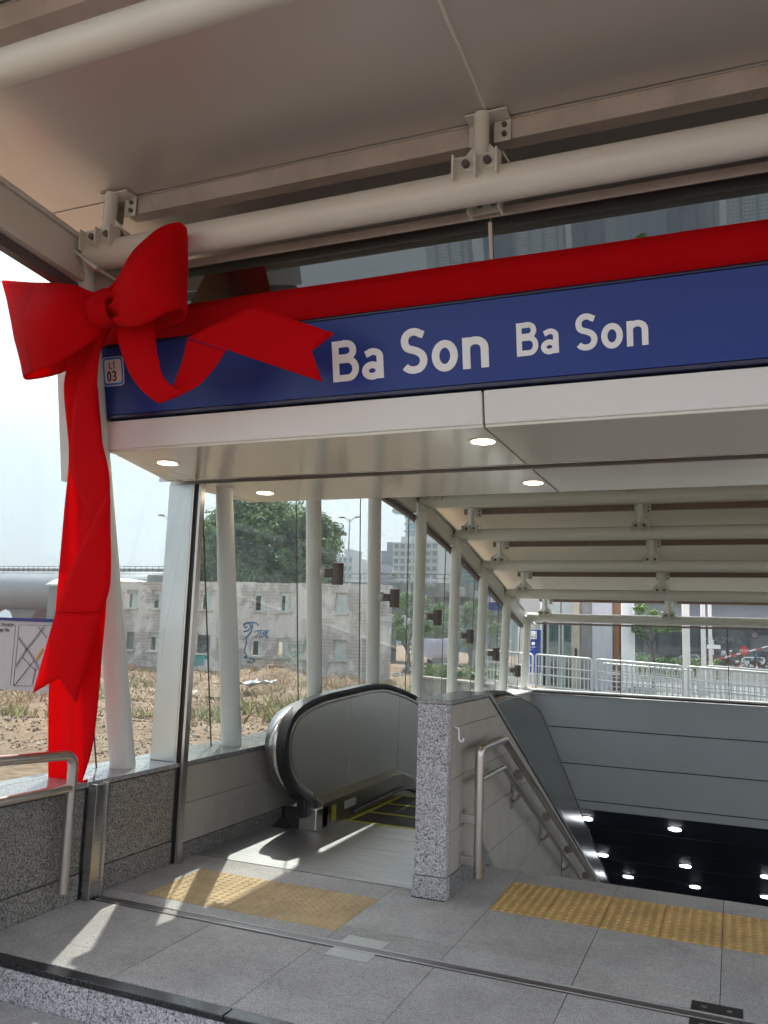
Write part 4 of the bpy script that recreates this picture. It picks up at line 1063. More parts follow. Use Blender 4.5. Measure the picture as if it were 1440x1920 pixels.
# debris and brush (uncountable)
def scatter(name, m_, n, fn, kind='stuff'):
    b = MB()
    for k in range(n): fn(b)
    return struct(b.build(name, m_), kind)
r2 = random.Random(77)
def spot(ymin=9, ymax=49):
    while True:
        px = r2.uniform(-60, 960); Y = ymin + (ymax - ymin) * r2.random() ** 1.2; x = at(px, 1250, Y).x
        if x < -4.6 and not (Y > YR - 1): return x, Y
def stone(b):
    x, y = spot(); s_ = r2.uniform(.02, .07) * (.35 + y / 40); z = gz(x, y)
    if noise.noise(Vector((x * .2, y * .2, 4))) < -.05: s_ *= .5
    pts = [Vector((r2.uniform(-1, 1), r2.uniform(-1, 1), 0)).normalized() for _ in range(1)]
    base = len(b.v); a0 = r2.uniform(0, 6)
    for q in range(5): t = a0 + q * 1.257; b.v.append((x + math.cos(t) * s_ * r2.uniform(.7, 1.3), y + math.sin(t) * s_ * r2.uniform(.7, 1.3), z - .03))
    for q in range(5): t = a0 + q * 1.257 + .3; b.v.append((x + math.cos(t) * s_ * .6, y + math.sin(t) * s_ * .6, z + s_ * r2.uniform(.3, .9)))
    for q in range(5): q2 = (q + 1) % 5; b.f.append((base + q, base + q2, base + 5 + q2, base + 5 + q))
    b.f.append(tuple(base + 5 + q for q in range(5)))
M_rub = mat('rubble_stone', (.4, .37, .33), .95); gi = nd(M_rub, 'ShaderNodeNewGeometry'); lk(M_rub, ramp(M_rub, gi.outputs['Random Per Island'], [(0, (.16, .12, .09)), (.7, (.32, .25, .19)), (1, (.48, .44, .39))]), bs(M_rub).inputs['Base Color'])
scatter('rubble', M_rub, 13000, stone)
heaps = [(at(560, 1250, 30).x - 1, 30, 2.6, 1.5), (at(60, 1320, 24).x, 24, 2.6, .9), (at(480, 1260, 32).x, 32, 3.5, 1.6), (at(20, 1330, 20).x, 20, 2.2, .7), (at(390, 1280, 34).x, 34, 3, 1.3), (at(255, 1290, 36).x, 36, 3, .8), (at(640, 1240, 42).x, 42, 2, 1.2), (at(110, 1300, 30).x, 30, 2.5, .9)]
def twig(b):
    if r2.random() < .72:
        hx, hy, rr, hh = heaps[r2.randrange(len(heaps))]; a = r2.uniform(0, 6.28); q = math.sqrt(r2.random()) * rr; x = hx + math.cos(a) * q; y = hy + math.sin(a) * q; z = gz(x, y) + hh * max(0, 1 - (q / rr) ** 1.5) * r2.random()
    else: x, y = spot(14, 48); z = gz(x, y)
    p = Vector((x, y, z)); d = Vector((r2.uniform(-1, 1), r2.uniform(-1, 1), r2.uniform(-.1, .9))).normalized(); L_ = r2.uniform(.2, .75); w = Vector((r2.uniform(-1, 1), r2.uniform(-1, 1), .3)).normalized() * r2.uniform(.006, .018)
    m_ = p + d * L_ * .5 + Vector((0, 0, .06)); e_ = p + d * L_ + Vector((0, 0, -.05))
    b.poly([p - w, p + w, m_ + w, m_ - w]); b.poly([m_ - w, m_ + w, e_])
scatter('dry_brush', M_dry, 9000, twig)
def weed(b):
    x, y = spot(12, 48)
    if noise.noise(Vector((x * .22 + 9, y * .22, 1))) < .2: return
    z = gz(x, y)
    for q in range(4):
        d = Vector((r2.uniform(-1, 1), r2.uniform(-1, 1), 1.2)).normalized() * r2.uniform(.1, .4); w = Vector((r2.uniform(-1, 1), r2.uniform(-1, 1), 0)).normalized() * .02; p = Vector((x, y, z))
        b.poly([p - w, p + w, p + d * .7 + w, p + d, p + d * .6 - w])
scatter('weeds', M_weed, 2600, weed)
for (hx, hy, rr, hh) in heaps:
    pass
hm = MB()
for (hx, hy, rr, hh) in heaps:
    rows = []
    for i in range(9):
        q = i / 8 * rr * 1.1; rows.append([(hx + math.cos(t * .5236) * q * (1 + .2 * noise.noise(Vector((t % 12, hx, i * .4)))), hy + math.sin(t * .5236) * q, gz(hx, hy) - .1 + hh * .75 * max(-.1, 1 - (i / 8) ** 1.4) * (1 + .3 * noise.noise(Vector((math.cos(t * .5236), math.sin(t * .5236) + hy, i * .5))))) for t in range(13)])
    hm.grid(rows)
struct(hm.build('earth_heaps', M_soil, smooth=True))
sh = thing('discarded_sheet', 'crumpled pale plastic sheet lying on the brush heap left of the escalator', 'plastic sheet', tuple(at(470, 1285, 27)))
rows = [[(i * .16 - .6, j * .12, .25 * noise.noise(Vector((i * .5, j * .6, 3))) + .02 * i) for j in range(7)] for i in range(9)]
MB().grid(rows).build('sheet', mat('pale_plastic', (.5, .53, .56), .5), sh, smooth=True, solid=.01)

# ------------------------------------------------------------------ people
M_skin = mat('skin', (.35, .2, .13), .6)
def person(label, loc, h, shirt, trousers, cap, face=0.0, pose='stand', skin=M_skin):
    t = thing('person', label, 'person', loc); t.rotation_euler = (0, 0, face); s_ = h / 1.7
    def skel(name, verts, edges, mt, root=0):
        me = bpy.data.meshes.new(name); me.from_pydata([Vector(v[:3]) * s_ for v in verts], edges, []); me.materials.append(mt)
        o = bpy.data.objects.new(name, me); COL.objects.link(o); o.parent = t
        o.modifiers.new('skin', 'SKIN'); o.modifiers.new('sub', 'SUBSURF').levels = 1; o.modifiers['sub'].render_levels = 1
        for i, v in enumerate(verts): me.skin_vertices[0].data[i].radius = (v[3] * s_, (v[4] if len(v) > 4 else v[3]) * s_); me.skin_vertices[0].data[i].use_root = (i == root)
        return o
    if pose == 'stand':
        legs = [(0, 0, .92, .14, .11), (.09, 0, .86, .09), (.10, -.02, .48, .065), (.10, .02, .09, .045), (.10, -.12, .04, .035), (-.09, 0, .86, .09), (-.10, -.03, .48, .065), (-.10, 0, .09, .045), (-.10, -.14, .04, .035)]
        le = [(0, 1), (1, 2), (2, 3), (3, 4), (0, 5), (5, 6), (6, 7), (7, 8)]
        arms = ([(0, 0, .95, .14, .10), (0, 0, 1.15, .135, .1), (0, 0, 1.36, .15, .1), (.18, 0, 1.36, .055), (.23, .0, 1.1, .042), (.2, -.1, .88, .034), (-.18, 0, 1.36, .055), (-.24, .0, 1.1, .042), (-.2, -.1, .88, .034), (0, 0, 1.45, .06)], [(0, 1), (1, 2), (2, 3), (3, 4), (4, 5), (2, 6), (6, 7), (7, 8), (2, 9)])
    else:
        legs = [(0, .1, .82, .14, .12), (.10, -.05, .80, .085), (.14, -.36, .66, .06), (.13, -.30, .26, .045), (.13, -.40, .22, .035), (-.10, -.05, .80, .085), (-.14, -.36, .66, .06), (-.13, -.30, .26, .045), (-.13, -.40, .22, .035)]
        le = [(0, 1), (1, 2), (2, 3), (3, 4), (0, 5), (5, 6), (6, 7), (7, 8)]
        arms = ([(0, .1, .84, .14, .1), (0, .06, 1.05, .135, .1), (0, .0, 1.26, .15, .1), (.18, -.02, 1.25, .055), (.24, -.22, 1.08, .042), (.24, -.46, 1.06, .034), (-.18, -.02, 1.25, .055), (-.24, -.22, 1.08, .042), (-.24, -.46, 1.06, .034), (0, -.02, 1.36, .06)], [(0, 1), (1, 2), (2, 3), (3, 4), (4, 5), (2, 6), (6, 7), (7, 8), (2, 9)])
    skel('trousers', legs, le, trousers); skel('shirt', arms[0], arms[1], shirt)
    hx = arms[0][9]; hp = Vector((hx[0], hx[1] - .01, hx[2] + .13)) * s_
    rows = []
    for i in range(9):
        a = math.pi * i / 8; rows.append([hp + Vector((math.cos(2 * math.pi * j / 10) * math.sin(a) * .078, math.sin(2 * math.pi * j / 10) * math.sin(a) * .095 - (.012 if (i == 5 and j in (7, 8)) else 0), math.cos(a) * .115)) * s_ for j in range(11)])
    MB().grid(rows).build('head', skin, t, smooth=True)
    rows = []
    for i in range(5):
        a = math.pi * .55 * i / 4; rows.append([hp + Vector((math.cos(2 * math.pi * j / 10) * math.sin(a) * .09, math.sin(2 * math.pi * j / 10) * math.sin(a) * .108 - (.07 if (i == 4 and j in (7, 8)) else 0), .01 + math.cos(a) * .125)) * s_ for j in range(11)])
    MB().grid(rows).build('cap' if cap else 'hair', cap or M_ink, t, smooth=True, solid=.01)
    for sx_ in (5, 8):
        v_ = arms[0][sx_]; c = Vector(v_[:3]) * s_
        MB().tube([c, c + Vector((0, -.03, -.06)) * s_, c + Vector((0, -.05, -.13)) * s_], [.03 * s_, .038 * s_, .015 * s_], 8).build('hand', skin, t, smooth=True)
    return t
M_ltshirt = painted('pale_shirt', (.5, .55, .56), .8, .15); M_trou = painted('grey_trousers', (.12, .14, .15), .8, .2)
pp = at(903, 1292, 30); person('person in a pale shirt, dark trousers and cap standing on the waste ground', (pp.x, 30, gz(pp.x, 30) - .0), 1.68, M_ltshirt, M_trou, M_trou, .4)

# ------------------------------------------------------------------ viaducts
M_via = painted('viaduct_concrete', (.25, .26, .255), .8, .2, .3); M_via2 = painted('viaduct_concrete_pale', (.30, .33, .35), .5, .12, .3)
mv = thing('metro_viaduct', 'pale tubular metro viaduct with railings on curved piers at the far left', 'viaduct', (-75, 70, -2))
def MV(o): return C_(o, mv)
rows = []
for x in (-120, -100, -80, -60, -52.5):
    zt = 7.0 if x > -56 else 6.95; rows.append([(x, 70 + 2.6 - 3.4 * math.cos(math.radians(a)) * 1.0, 4.75 + 2.2 * math.sin(math.radians(a))) for a in range(-60, 95, 12)])
MV(MB().grid(rows).build('girder_shell', M_via2, smooth=True, solid=.3)); MV(MB().box(-120, -52.5, 70.5, 76, 2.85, 3.6).build('deck_slab', M_via))
for px in (43, -60, -160, 330):
    x = at(px, 1140, 71).x; q = []
    for (w, z) in ((3.6, 3.0), (1.9, 2.4), (1.35, 1.6), (1.25, .5), (1.25, -3)): q.append((w, z))
    poly = [(x - w, 71, z) for w, z in q] + [(x + w, 71, z) for w, z in reversed(q)]
    MV(MB().prism(poly, (0, 3, 0)).build('pier', M_via))
rail = MB(); rail.box(-120, -52.5, 71, 71.06, 7.5, 7.56)
for k in range(90): rail.box(-120 + .75 * k, -119.95 + .75 * k, 71, 71.05, 6.9, 7.5)
MV(rail.build('railing', M_lamp)); MV(MB().box(-120, -52.5, 71.05, 71.08, 6.95, 7.3).build('noise_screen', M_via))
rv = thing('road_flyover', 'grey concrete road flyover with steel railing crossing behind the ruin', 'flyover', (-30, 88, -2))
def RV(o): return C_(o, rv)
RV(MB().box(-75, 40, 86, 96, 5.5, 7.0).build('parapet', M_via)); RV(MB().box(-75, 40, 87, 95, 3.6, 5.5).build('girder', painted('girder_concrete', (.26, .27, .27), .8, .2, .3)))
for px in (820, 700, 905, 1010): x = at(px, 1180, 88).x; RV(MB().box(x - 1.3, x + 1.3, 88.5, 92, -3, 3.6).build('pier', M_via))
rr_ = MB(); rr_.box(-75, 40, 86, 86.08, 7.9, 8.0).box(-75, 40, 86, 86.08, 7.45, 7.52)
for k in range(58): rr_.box(-75 + 2 * k, -74.9 + 2 * k, 86, 86.08, 7, 8)
RV(rr_.build('railing', M_steel))
bn = thing('hanging_banner', 'crumpled white and mauve cloth banner hung between the flyover piers', 'banner', tuple(at(835, 1200, 55)))
a, b = at(772, 1193, 55), at(845, 1196, 55)
rows = [[a.lerp(b, i / 14) + Vector((0, .06 * math.sin(i * 1.1 + j), -j * .33 - .12 * math.sin(i / 14 * 3.1))) for j in range(5)] for i in range(15)]
C_(MB().grid(rows).build('cloth', mat('banner_cloth', (.52, .5, .62), .8), smooth=True, solid=.02), bn)

# ------------------------------------------------------------------ distant towers (windows as geometry)
def tower(name, label, px0, px1, pyt, Y, wall, glass, floors, bays, depth=20, zb=-3, cat='tower', frac=.6, sidepx=None, vert=False):
    a = at(px0, pyt, Y); b = at(px1, pyt, Y); zt = (a.z + b.z) / 2
    t = thing(name, label, cat, ((a.x + b.x) / 2, Y, zb))
    C_(MB().box(a.x, b.x, Y, Y + depth, zb, zt).build('wall', wall), t)
    w = (b.x - a.x) / bays; h = (zt - 8) / floors; q = MB()
    for i in range(bays):
        for j in range(floors):
            z = 8 + j * h
            q.box(a.x + w * (i + .5 - frac / 2), a.x + w * (i + .5 + frac / 2), Y - .12, Y - .02, z + h * .3, z + h * .85)
    C_(q.build('windows', glass), t)
    fl = MB()
    for j in range(floors + 1): fl.box(a.x - .2, b.x + .2, Y - .5, Y - .125, 8 + j * h - .12, 8 + j * h + .2)
    C_(fl.build('floor_bands', wall), t)
    C_(MB().box(a.x + w * .8, b.x - w * .8, Y + 2, Y + depth - 2, zt, zt + h).build('roof_plant', wall), t)
    return t
M_tw = painted('tower_white', (.55, .56, .55), .7, .1, .05); M_tg = mat('tower_glass', (.10, .16, .19), .15, 0, .8); M_tb = painted('tower_blue_glass', (.13, .27, .34), .2, .15, .05); M_tgrey = painted('tower_grey', (.22, .25, .30), .6, .1, .05)
tower('office_block', 'cream office block with rows of windows left of the glass tower', 738, 822, 1018, 230, M_tw, M_tg, 9, 7, 30)
tower('office_block', 'plain grey blue slab building between two white columns', 715, 737, 1034, 260, M_tgrey, M_tgrey, 6, 3, 15)
tower('office_block', 'small pale block seen beside the first wall lamp', 634, 661, 1044, 300, M_tw, M_tg, 7, 3, 15)
tower('residential_tower', 'slim striped tower peeking between the tree and the first wall lamp', 600, 617, 992, 380, M_tw, M_tb, 14, 3, 15)
tower('residential_tower', 'tall striped tower with vertical fins right of the office block', 820, 846, 935, 280, M_tw, M_tb, 16, 4, 20, vert=True)
tower('glass_office', 'teal glass building filling the glazing left of the fifth column', 862, 930, 900, 160, M_tb, M_tg, 14, 6, 20)
a = at(790, 960, 420)
gt = thing('glass_tower', 'tall curved glass tower with a round helipad disc near its top', 'tower', (a.x, 420, -3))
R_t = 11; prof_t = []
for z, r_ in ((-3, 13), (30, 12.5), (55, 12), (72, 12.5), (84, 14), (96, 12), (130, 8)): prof_t.append((z, r_))
C_(MB().tube([(a.x, 430, z) for z, _ in prof_t], [r_ for _, r_ in prof_t], 24).build('shaft', M_tb, smooth=True), gt)
hl = at(762, 960, 420)
C_(MB().tube([(hl.x + 2, 424, hl.z - 1.5), (hl.x + 2, 424, hl.z), (hl.x + 2, 424, hl.z + 1.2)], [4, 11, 11.5], 28).build('helipad', M_tb, smooth=True), gt)
fl = MB()
for k in range(22): fl.tube([(a.x, 430, 5 + k * 4.0), (a.x, 430, 5.5 + k * 4.0)], 12.9, 24)
C_(fl.build('floor_bands', M_tw), gt)
# street lamps afar
def mast(px, pyt, Y, label, kind):
    a = at(px, pyt, Y); t = thing('street_lamp', label, 'street lamp', (a.x, Y, -2))
    C_(MB().tube([(a.x, Y, -2), (a.x, Y, a.z)], [.22, .1], 8).build('pole', M_steel, smooth=True), t)
    if kind == 'ring':
        C_(MB().tube([(a.x, Y, a.z - .3), (a.x, Y, a.z + .1)], 1.5, 14).build('lamp_ring', M_lamp), t)
        for k in range(8): an = k * .785; C_(MB().box(a.x + math.cos(an) * 1.7 - .35, a.x + math.cos(an) * 1.7 + .35, Y + math.sin(an) * 1.7 - .3, Y + math.sin(an) * 1.7 + .3, a.z - .6, a.z - .2).build('lamp_head', M_lamp), t)
    else:
        for s_ in ((-1, 1) if kind == 'double' else (-1,)):
            C_(MB().tube([(a.x, Y, a.z - .6), (a.x + s_ * .6, Y, a.z), (a.x + s_ * 1.5, Y, a.z + .15)], .07, 6).build('lamp_arm', M_steel), t); C_(MB().box(a.x + s_ * 1.3 - .4, a.x + s_ * 1.3 + .4, Y - .15, Y + .15, a.z + .1, a.z + .25).build('lamp_head', M_lamp), t)
mast(627, 996, 120, 'high mast with a ring of floodlights right of the big tree', 'ring'); mast(656, 972, 110, 'slender double armed street lamp right of the ring mast', 'double'); mast(317, 968, 90, 'single armed street lamp left of the steel post', 'single')
wt = thing('water_tank', 'round grey rooftop tank behind the left end of the ruin', 'water tank', tuple(at(298, 1092, 56)))
MB().tube([(0, 0, -1.5), (0, 0, .55)], .95, 18).build('tank', M_via, wt, smooth=True)
wr_ = thing('white_roof_shed', 'long white curved shed roof behind the ruin at the left', 'shed', (at(250, 1085, 60).x, 60, 3))
a0 = at(212, 1092, 60); a1 = at(272, 1092, 60)
rows = [[(lerp(a0.x - 8, a1.x, i / 6), 60 + j * .8, a0.z - .5 + 1.0 * math.sin(math.pi * (j + .5) / 7) - (0.5 * max(0, i - 4) / 2)) for j in range(7)] for i in range(7)]
C_(MB().grid(rows).build('roof', M_letter, smooth=True, solid=.05), wr_); C_(MB().box(a0.x - 8, a1.x, 60.5, 64, -2, a0.z - .4).build('wall', M_via), wr_)

# ------------------------------------------------------------------ street scene behind the stairwell
kb_ = thing('concrete_kerb_wall', 'low stained concrete wall under the white railings', 'low wall', (0, 19, 0))
def stained(name, c):
    M = mat(name, c, .9); v = coords(M, (1, 1, .35)); n = noiz(M, v, 5, 8, .75); lk(M, ramp(M, n, [(.35, tuple(x * .45 for x in c)), (.5, c), (.65, tuple(x * 1.35 for x in c))]), bs(M).inputs['Base Color']); return M
KA, KB = (-7.5, 20.6), (6.0, 16.3)
def kp(t): return Vector((lerp(KA[0], KB[0], t), lerp(KA[1], KB[1], t), 0))
def kz(x): return .27 - (x + 4.4) * .028      # wall top follows the ramp down to the right
P = [kp(0), kp(1)]
C_(MB().prism([(P[0].x, P[0].y - .1, -.3), (P[1].x, P[1].y - .1, -.3), (P[1].x, P[1].y - .1, kz(P[1].x)), (P[0].x, P[0].y - .1, kz(P[0].x))], (0, .25, 0)).build('wall_body', stained('stained_concrete', (.30, .29, .26))), kb_)
C_(MB().prism([(P[0].x, P[0].y - .14, kz(P[0].x) + .002), (P[1].x, P[1].y - .14, kz(P[1].x) + .002), (P[1].x, P[1].y - .14, kz(P[1].x) + .05), (P[0].x, P[0].y - .14, kz(P[0].x) + .05)], (0, .3, 0)).build('coping', stained('stained_coping', (.42, .40, .36))), kb_)
M_rail = painted('white_rail_paint', (.55, .55, .54), .4, .1, 3)
def guardrail(p0, p1, z0, z1, label, bars=14, h=.78, lift=.07):
    t = thing('guard_rail', label, 'railing', (p0[0], p0[1], z0), 'white pedestrian railings'); d = Vector((p1[0] - p0[0], p1[1] - p0[1], z1 - z0))
    def P_(s_, z): return Vector((0, 0, 0)) + d * s_ + Vector((0, 0, z))
    MB().tube(bend([P_(0.01, 0), P_(0.01, h), P_(.99, h), P_(.99, 0)], .07, 4), .024, 8).build('frame', M_rail, t, smooth=True)
    for z in (lift, h * .42, h * .66): MB().tube([P_(.01, z), P_(.99, z)], .016, 6).build('cross_bar', M_rail, t, smooth=True)
    for k in range(1, bars): MB().tube([P_(k / bars, lift), P_(k / bars, h)], .0125, 6).build('bar', M_rail, t, smooth=True)
    return t
def onk(px):      # where the pixel column meets the kerb line
    r = ray(px, 1285); A = Vector(KA); Bv = Vector(KB); d = Bv - A
    den = r.x * d.y - r.y * d.x; t = (A.x * d.y - A.y * d.x) / den; return (r.x * t, r.y * t)
edges = [(905, 1000), (1002, 1111), (1116, 1283), (1288, 1460)]
labs = ['short white guard rail seen through the left glass', 'white guard rail in front of the lift doors', 'white guard rail between the lift and the dark building, second from left', 'white guard rail at the right edge, nearest the white cars']
for (a_, b_), lab, nb in zip(edges, labs, (14, 15, 16, 16)):
    p0 = onk(a_ + 1); p1 = onk(b_ - 1); guardrail((p0[0], p0[1] + .02), (p1[0], p1[1] + .02), kz(p0[0]) + .05, kz(p1[0]) + .05, lab, nb)
for k, (x0, y0, x1, y1) in enumerate([(-3.2, 22.6, -.9, 22.0), (-.8, 22.0, 1.5, 21.4), (-3.4, 25.0, -.8, 24.6), (-.7, 24.6, 2.0, 24.2)]):
    guardrail((x0, y0), (x1, y1), .1, .03, ['white railing in the second row, left of the round pole', 'white railing in the second row, right of the round pole', 'white railing in the back row, left', 'white railing in the back row, right'][k], 18)
# lift building
YE = 26
lf = thing('lift_building', 'grey lift shaft with glazed double doors and a beige stone jamb', 'lift building', (-4.5, YE, 0))
def LF(o): return C_(o, lf)
X = lambda px: at(px, 1200, YE).x
M_lg = glassmat('lift_glass', (.35, .50, .48), .12)
LF(MB().box(X(1088), X(1113), YE, YE + 3, 0, 3).build('wall', painted('lift_grey', (.30, .29, .29), .5, .05)))
LF(MB().box(X(1113.5), X(1150), YE - .3, YE + 3, 0, 3).build('wall', painted('lift_pale', (.52, .52, .56), .5, .05)))
LF(MB().box(X(1150.5), X(1166), YE - .1, YE + 3, 0, 3).build('timber_panel', painted('orange_timber', (.34, .18, .10), .5, .15))); LF(MB().box(X(1166.3), X(1170), YE - .2, YE + 3, 0, 3).build('corner_trim', M_letter))
LF(MB().box(X(1075), X(1087.7), YE - .1, YE + .4, 0, 3).build('stone_jamb', painted('stone_beige', (.5, .44, .34), .6, .1))); LF(MB().box(X(1079), X(1083), YE - .13, YE - .1, .95, 1.2).build('call_panel', M_ink))
for a_, b_ in ((1025, 1050), (1053, 1074)):
    d_ = LF(MB().box(X(a_), X(a_ + 4), YE, YE + .06, 0, 3).box(X(b_ - 3), X(b_), YE, YE + .06, 0, 3).box(X(a_ + 4), X(b_ - 3), YE, YE + .06, 1.9, 3).build('door_frame', painted('door_grey', (.42, .46, .44), .4, .05)))
    MB().box(X(a_ + 4), X(b_ - 3), YE + .02, YE + .035, 0.02, 1.9).build('door_glass', M_lg, d_)
LF(MB().box(X(1015), X(1018), YE - .2, YE + .1, 0, 3).build('edge_post', M_letter)); LF(MB().box(X(1018.5), X(1024.5), YE, YE + .1, 0, 3).build('dark_panel', M_dark)); LF(MB().box(X(1018), X(1087), YE + 2, YE + 2.1, 0, 3).build('rear_wall', painted('lift_back', (.2, .24, .23), .6, .1)))
LF(MB().box(X(960), X(1015), YE + 1, YE + 3, 0, 3).build('wall', painted('lift_side', (.42, .42, .42), .5, .05)))
def totem(label, px0, px1, pyt, pyb, Y, xtra=False):
    a = at(px0, pyt, Y); b = at(px1, pyb, Y); t = thing('wayfinding_sign', label, 'sign', ((a.x + b.x) / 2, Y, b.z))
    C_(MB().box(a.x, b.x, Y, Y + .15, b.z, a.z).build('panel', M_blue, bevel=.01), t)
    w = b.x - a.x; zt = a.z; s_ = w * .62; x0 = a.x + w * .12
    C_(MB().box(x0, x0 + s_, Y - .01, Y - .001, zt - .12 * w - s_, zt - .12 * w).build('pictogram_plate', M_letter, bevel=.003), t)
    z0 = zt - .12 * w - s_
    ln = MB(); ln.box(x0 + s_ * .15, x0 + s_ * .85, Y - .014, Y - .0105, z0 + s_ * .1, z0 + s_ * .14).box(x0 + s_ * .15, x0 + s_ * .85, Y - .014, Y - .0105, z0 + s_ * .5, z0 + s_ * .54).box(x0 + s_ * .15, x0 + s_ * .19, Y - .0145, Y - .0105, z0 + s_ * .1, z0 + s_ * .54).box(x0 + s_ * .81, x0 + s_ * .85, Y - .0145, Y - .0105, z0 + s_ * .1, z0 + s_ * .54)
    for q in range(3):
        xx = x0 + s_ * (.3 + q * .17); ln.box(xx, xx + s_ * .08, Y - .0142, Y - .0105, z0 + s_ * .16, z0 + s_ * .36).tube([(xx + s_ * .04, Y - .0142, z0 + s_ * .42), (xx + s_ * .04, Y - .0105, z0 + s_ * .42)], s_ * .035, 8)
    for q, sg_ in ((.35, -1), (.6, 1)):
        xx = x0 + s_ * q; zc = z0 + s_ * .76; ln.box(xx - s_ * .015, xx + s_ * .015, Y - .014, Y - .0105, zc - s_ * .12, zc + s_ * .12)
        e_ = zc + sg_ * s_ * .12; ln.prism([(xx - s_ * .07, Y - .0135, e_ - sg_ * s_ * .07), (xx, Y - .0135, e_), (xx + s_ * .07, Y - .0135, e_ - sg_ * s_ * .07), (xx, Y - .0135, e_ - sg_ * s_ * .035)], (0, .002, 0))
    C_(ln.build('pictogram', M_ink), t)
    if xtra:
        C_(MB().box(a.x + w * .35, a.x + w * .6, Y - .01, Y - .001, zt - w * 1.2, zt - w * .98).build('logo_plate', M_letter), t)
        text('Ba Son', (a.x + w * .12, Y - .004, zt - w * 1.42), w * .2, M_letter, t, 'sign_text'); text('Station', (a.x + w * .12, Y - .004, zt - w * 1.58), w * .11, M_letter, t, 'sign_text')
    return t
totem('blue lift and escalator sign plate seen through the side glass', 917, 948, 1105, 1145, 17.5)
totem('tall blue station totem with lift symbol beside the last white column', 989, 1012, 1180, 1262, 20, True)
# dark glass building
YD = 95
KD = 95 / 50
zd = lambda z: 1.5 + (z - 1.5) * KD
db = thing('dark_glass_building', 'dark glass fronted building with a phone number across its upper band', 'building', (0, YD, 0))
def DB(o): return C_(o, db)
M_dg = mat('dark_facade_glass', (.015, .03, .04), .12, 0, .8); M_df = painted('dark_facade', (.07, .085, .10), .5, .1); M_gw = painted('grey_facade_column', (.36, .37, .38), .7, .1)
Xd = lambda px: at(px, 1210, YD).x
DB(MB().box(Xd(1165), Xd(1500), YD + .3, YD + 16, -.7, 16).build('wall', M_df))
for a_, b_ in ((1175, 1203), (1235, 1246), (1247, 1258), (1292, 1310), (1312, 1392)): DB(MB().box(Xd(a_), Xd(b_), YD, YD + .28, zd(.9) if a_ > 1300 else zd(.3), zd(2.6) if a_ < 1300 else zd(3)).build('window', M_dg))
for a_, b_ in ((1208, 1230), (1392, 1402), (1402.5, 1412)): DB(MB().box(Xd(a_), Xd(b_), YD - .8, YD + .28, -.7, 14).build('column', M_gw))
DB(MB().box(Xd(1170), Xd(1278), YD - 1.2, YD - .2, zd(2.05), zd(2.13)).build('canopy_edge', M_letter)); DB(MB().box(Xd(1290), Xd(1392), YD - .4, YD + .28, zd(.62), zd(.88)).build('band', M_gw))
p = at(1314, 1204, YD - .12); text('0936 299 699', (p.x, YD - .12, p.z), .88, M_letter, db, 'phone_number', ext=.01)
DB(MB().box(Xd(1408), Xd(1440), YD - 1.8, YD - 1.7, zd(1.15), zd(2.0)).build('notice_board', painted('notice_grey', (.5, .5, .5), .6, .1)))
c = at(1415, 1191, YD - 1.85); DB(MB().tube([(c.x, YD - 1.9, c.z), (c.x, YD - 1.81, c.z)], .38, 20).build('notice_ring', mat('sign_red', (.6, .03, .04), .5), smooth=True)); DB(MB().tube([(c.x, YD - 1.95, c.z), (c.x, YD - 1.902, c.z)], .26, 20).build('notice_disc', M_letter, smooth=True))
# poles
for k, (px, w, Y, lab) in enumerate([(1287, .11, 24, 'thick white round pole behind the railings'), (1319.5, .075, 26, 'slim white round pole right of the thick one'), (1332.5, .06, 27, 'slimmest white pole with a small blank plate')]):
    x = at(px, 1230, Y).x; t = thing('pole', lab, 'pole', (x, Y, 0), 'white poles behind the railings'); MB().tube([(0, 0, 0), (0, 0, 4.5)], w * .9, 14).build('shaft', M_fascia, t, smooth=True); MB().tube([(0, 0, 0), (0, 0, .04)], w * 1.6, 14).build('base_plate', M_steel, t)
    if k == 2: MB().box(-.1, .28, -.07, -.06, 1.33, 1.45).build('blank_plate', M_letter, t)
sp_ = thing('stop_sign', 'round red stop sign on a pole beside the barrier', 'sign', (at(1395, 1220, 74).x, 74, -.62))
zc = at(1395, 1220, 74).z + .62
MB().tube([(0, 0, 0), (0, 0, zc)], .05, 8).build('pole', M_steel, sp_); MB().tube([(0, -.1, zc), (0, -.06, zc)], .36, 24).build('disc', mat('stop_red', (.6, .02, .02), .5), sp_, smooth=True)
text('STOP', (sp_.location.x, 74 - .108, zc - .62 - .09), .26, M_letter, sp_, 'stop_text', align='CENTER')
ba = thing('barrier_arm', 'red and white striped barrier arm rising to the right', 'barrier', tuple(at(1325, 1242, 76)))
a_, b_ = at(1325, 1242, 76), at(1440, 1212, 76)
for k in range(10): MB().tube([(b_ - a_) * (k / 10), (b_ - a_) * ((k + 1) / 10)], .07, 6).build('stripe', mat('stripe_red', (.55, .04, .04), .5) if k % 2 == 0 else M_letter, ba)
wp_ = thing('striped_post', 'short red and white striped post left of the barrier', 'post', (at(1337, 1240, 72).x, 72, -.62))
for k in range(6): MB().tube([(0, 0, k * .4), (0, 0, k * .4 + .398)], .09, 8).build('stripe', mat('post_red', (.55, .04, .04), .5) if k % 2 == 0 else M_letter, wp_)
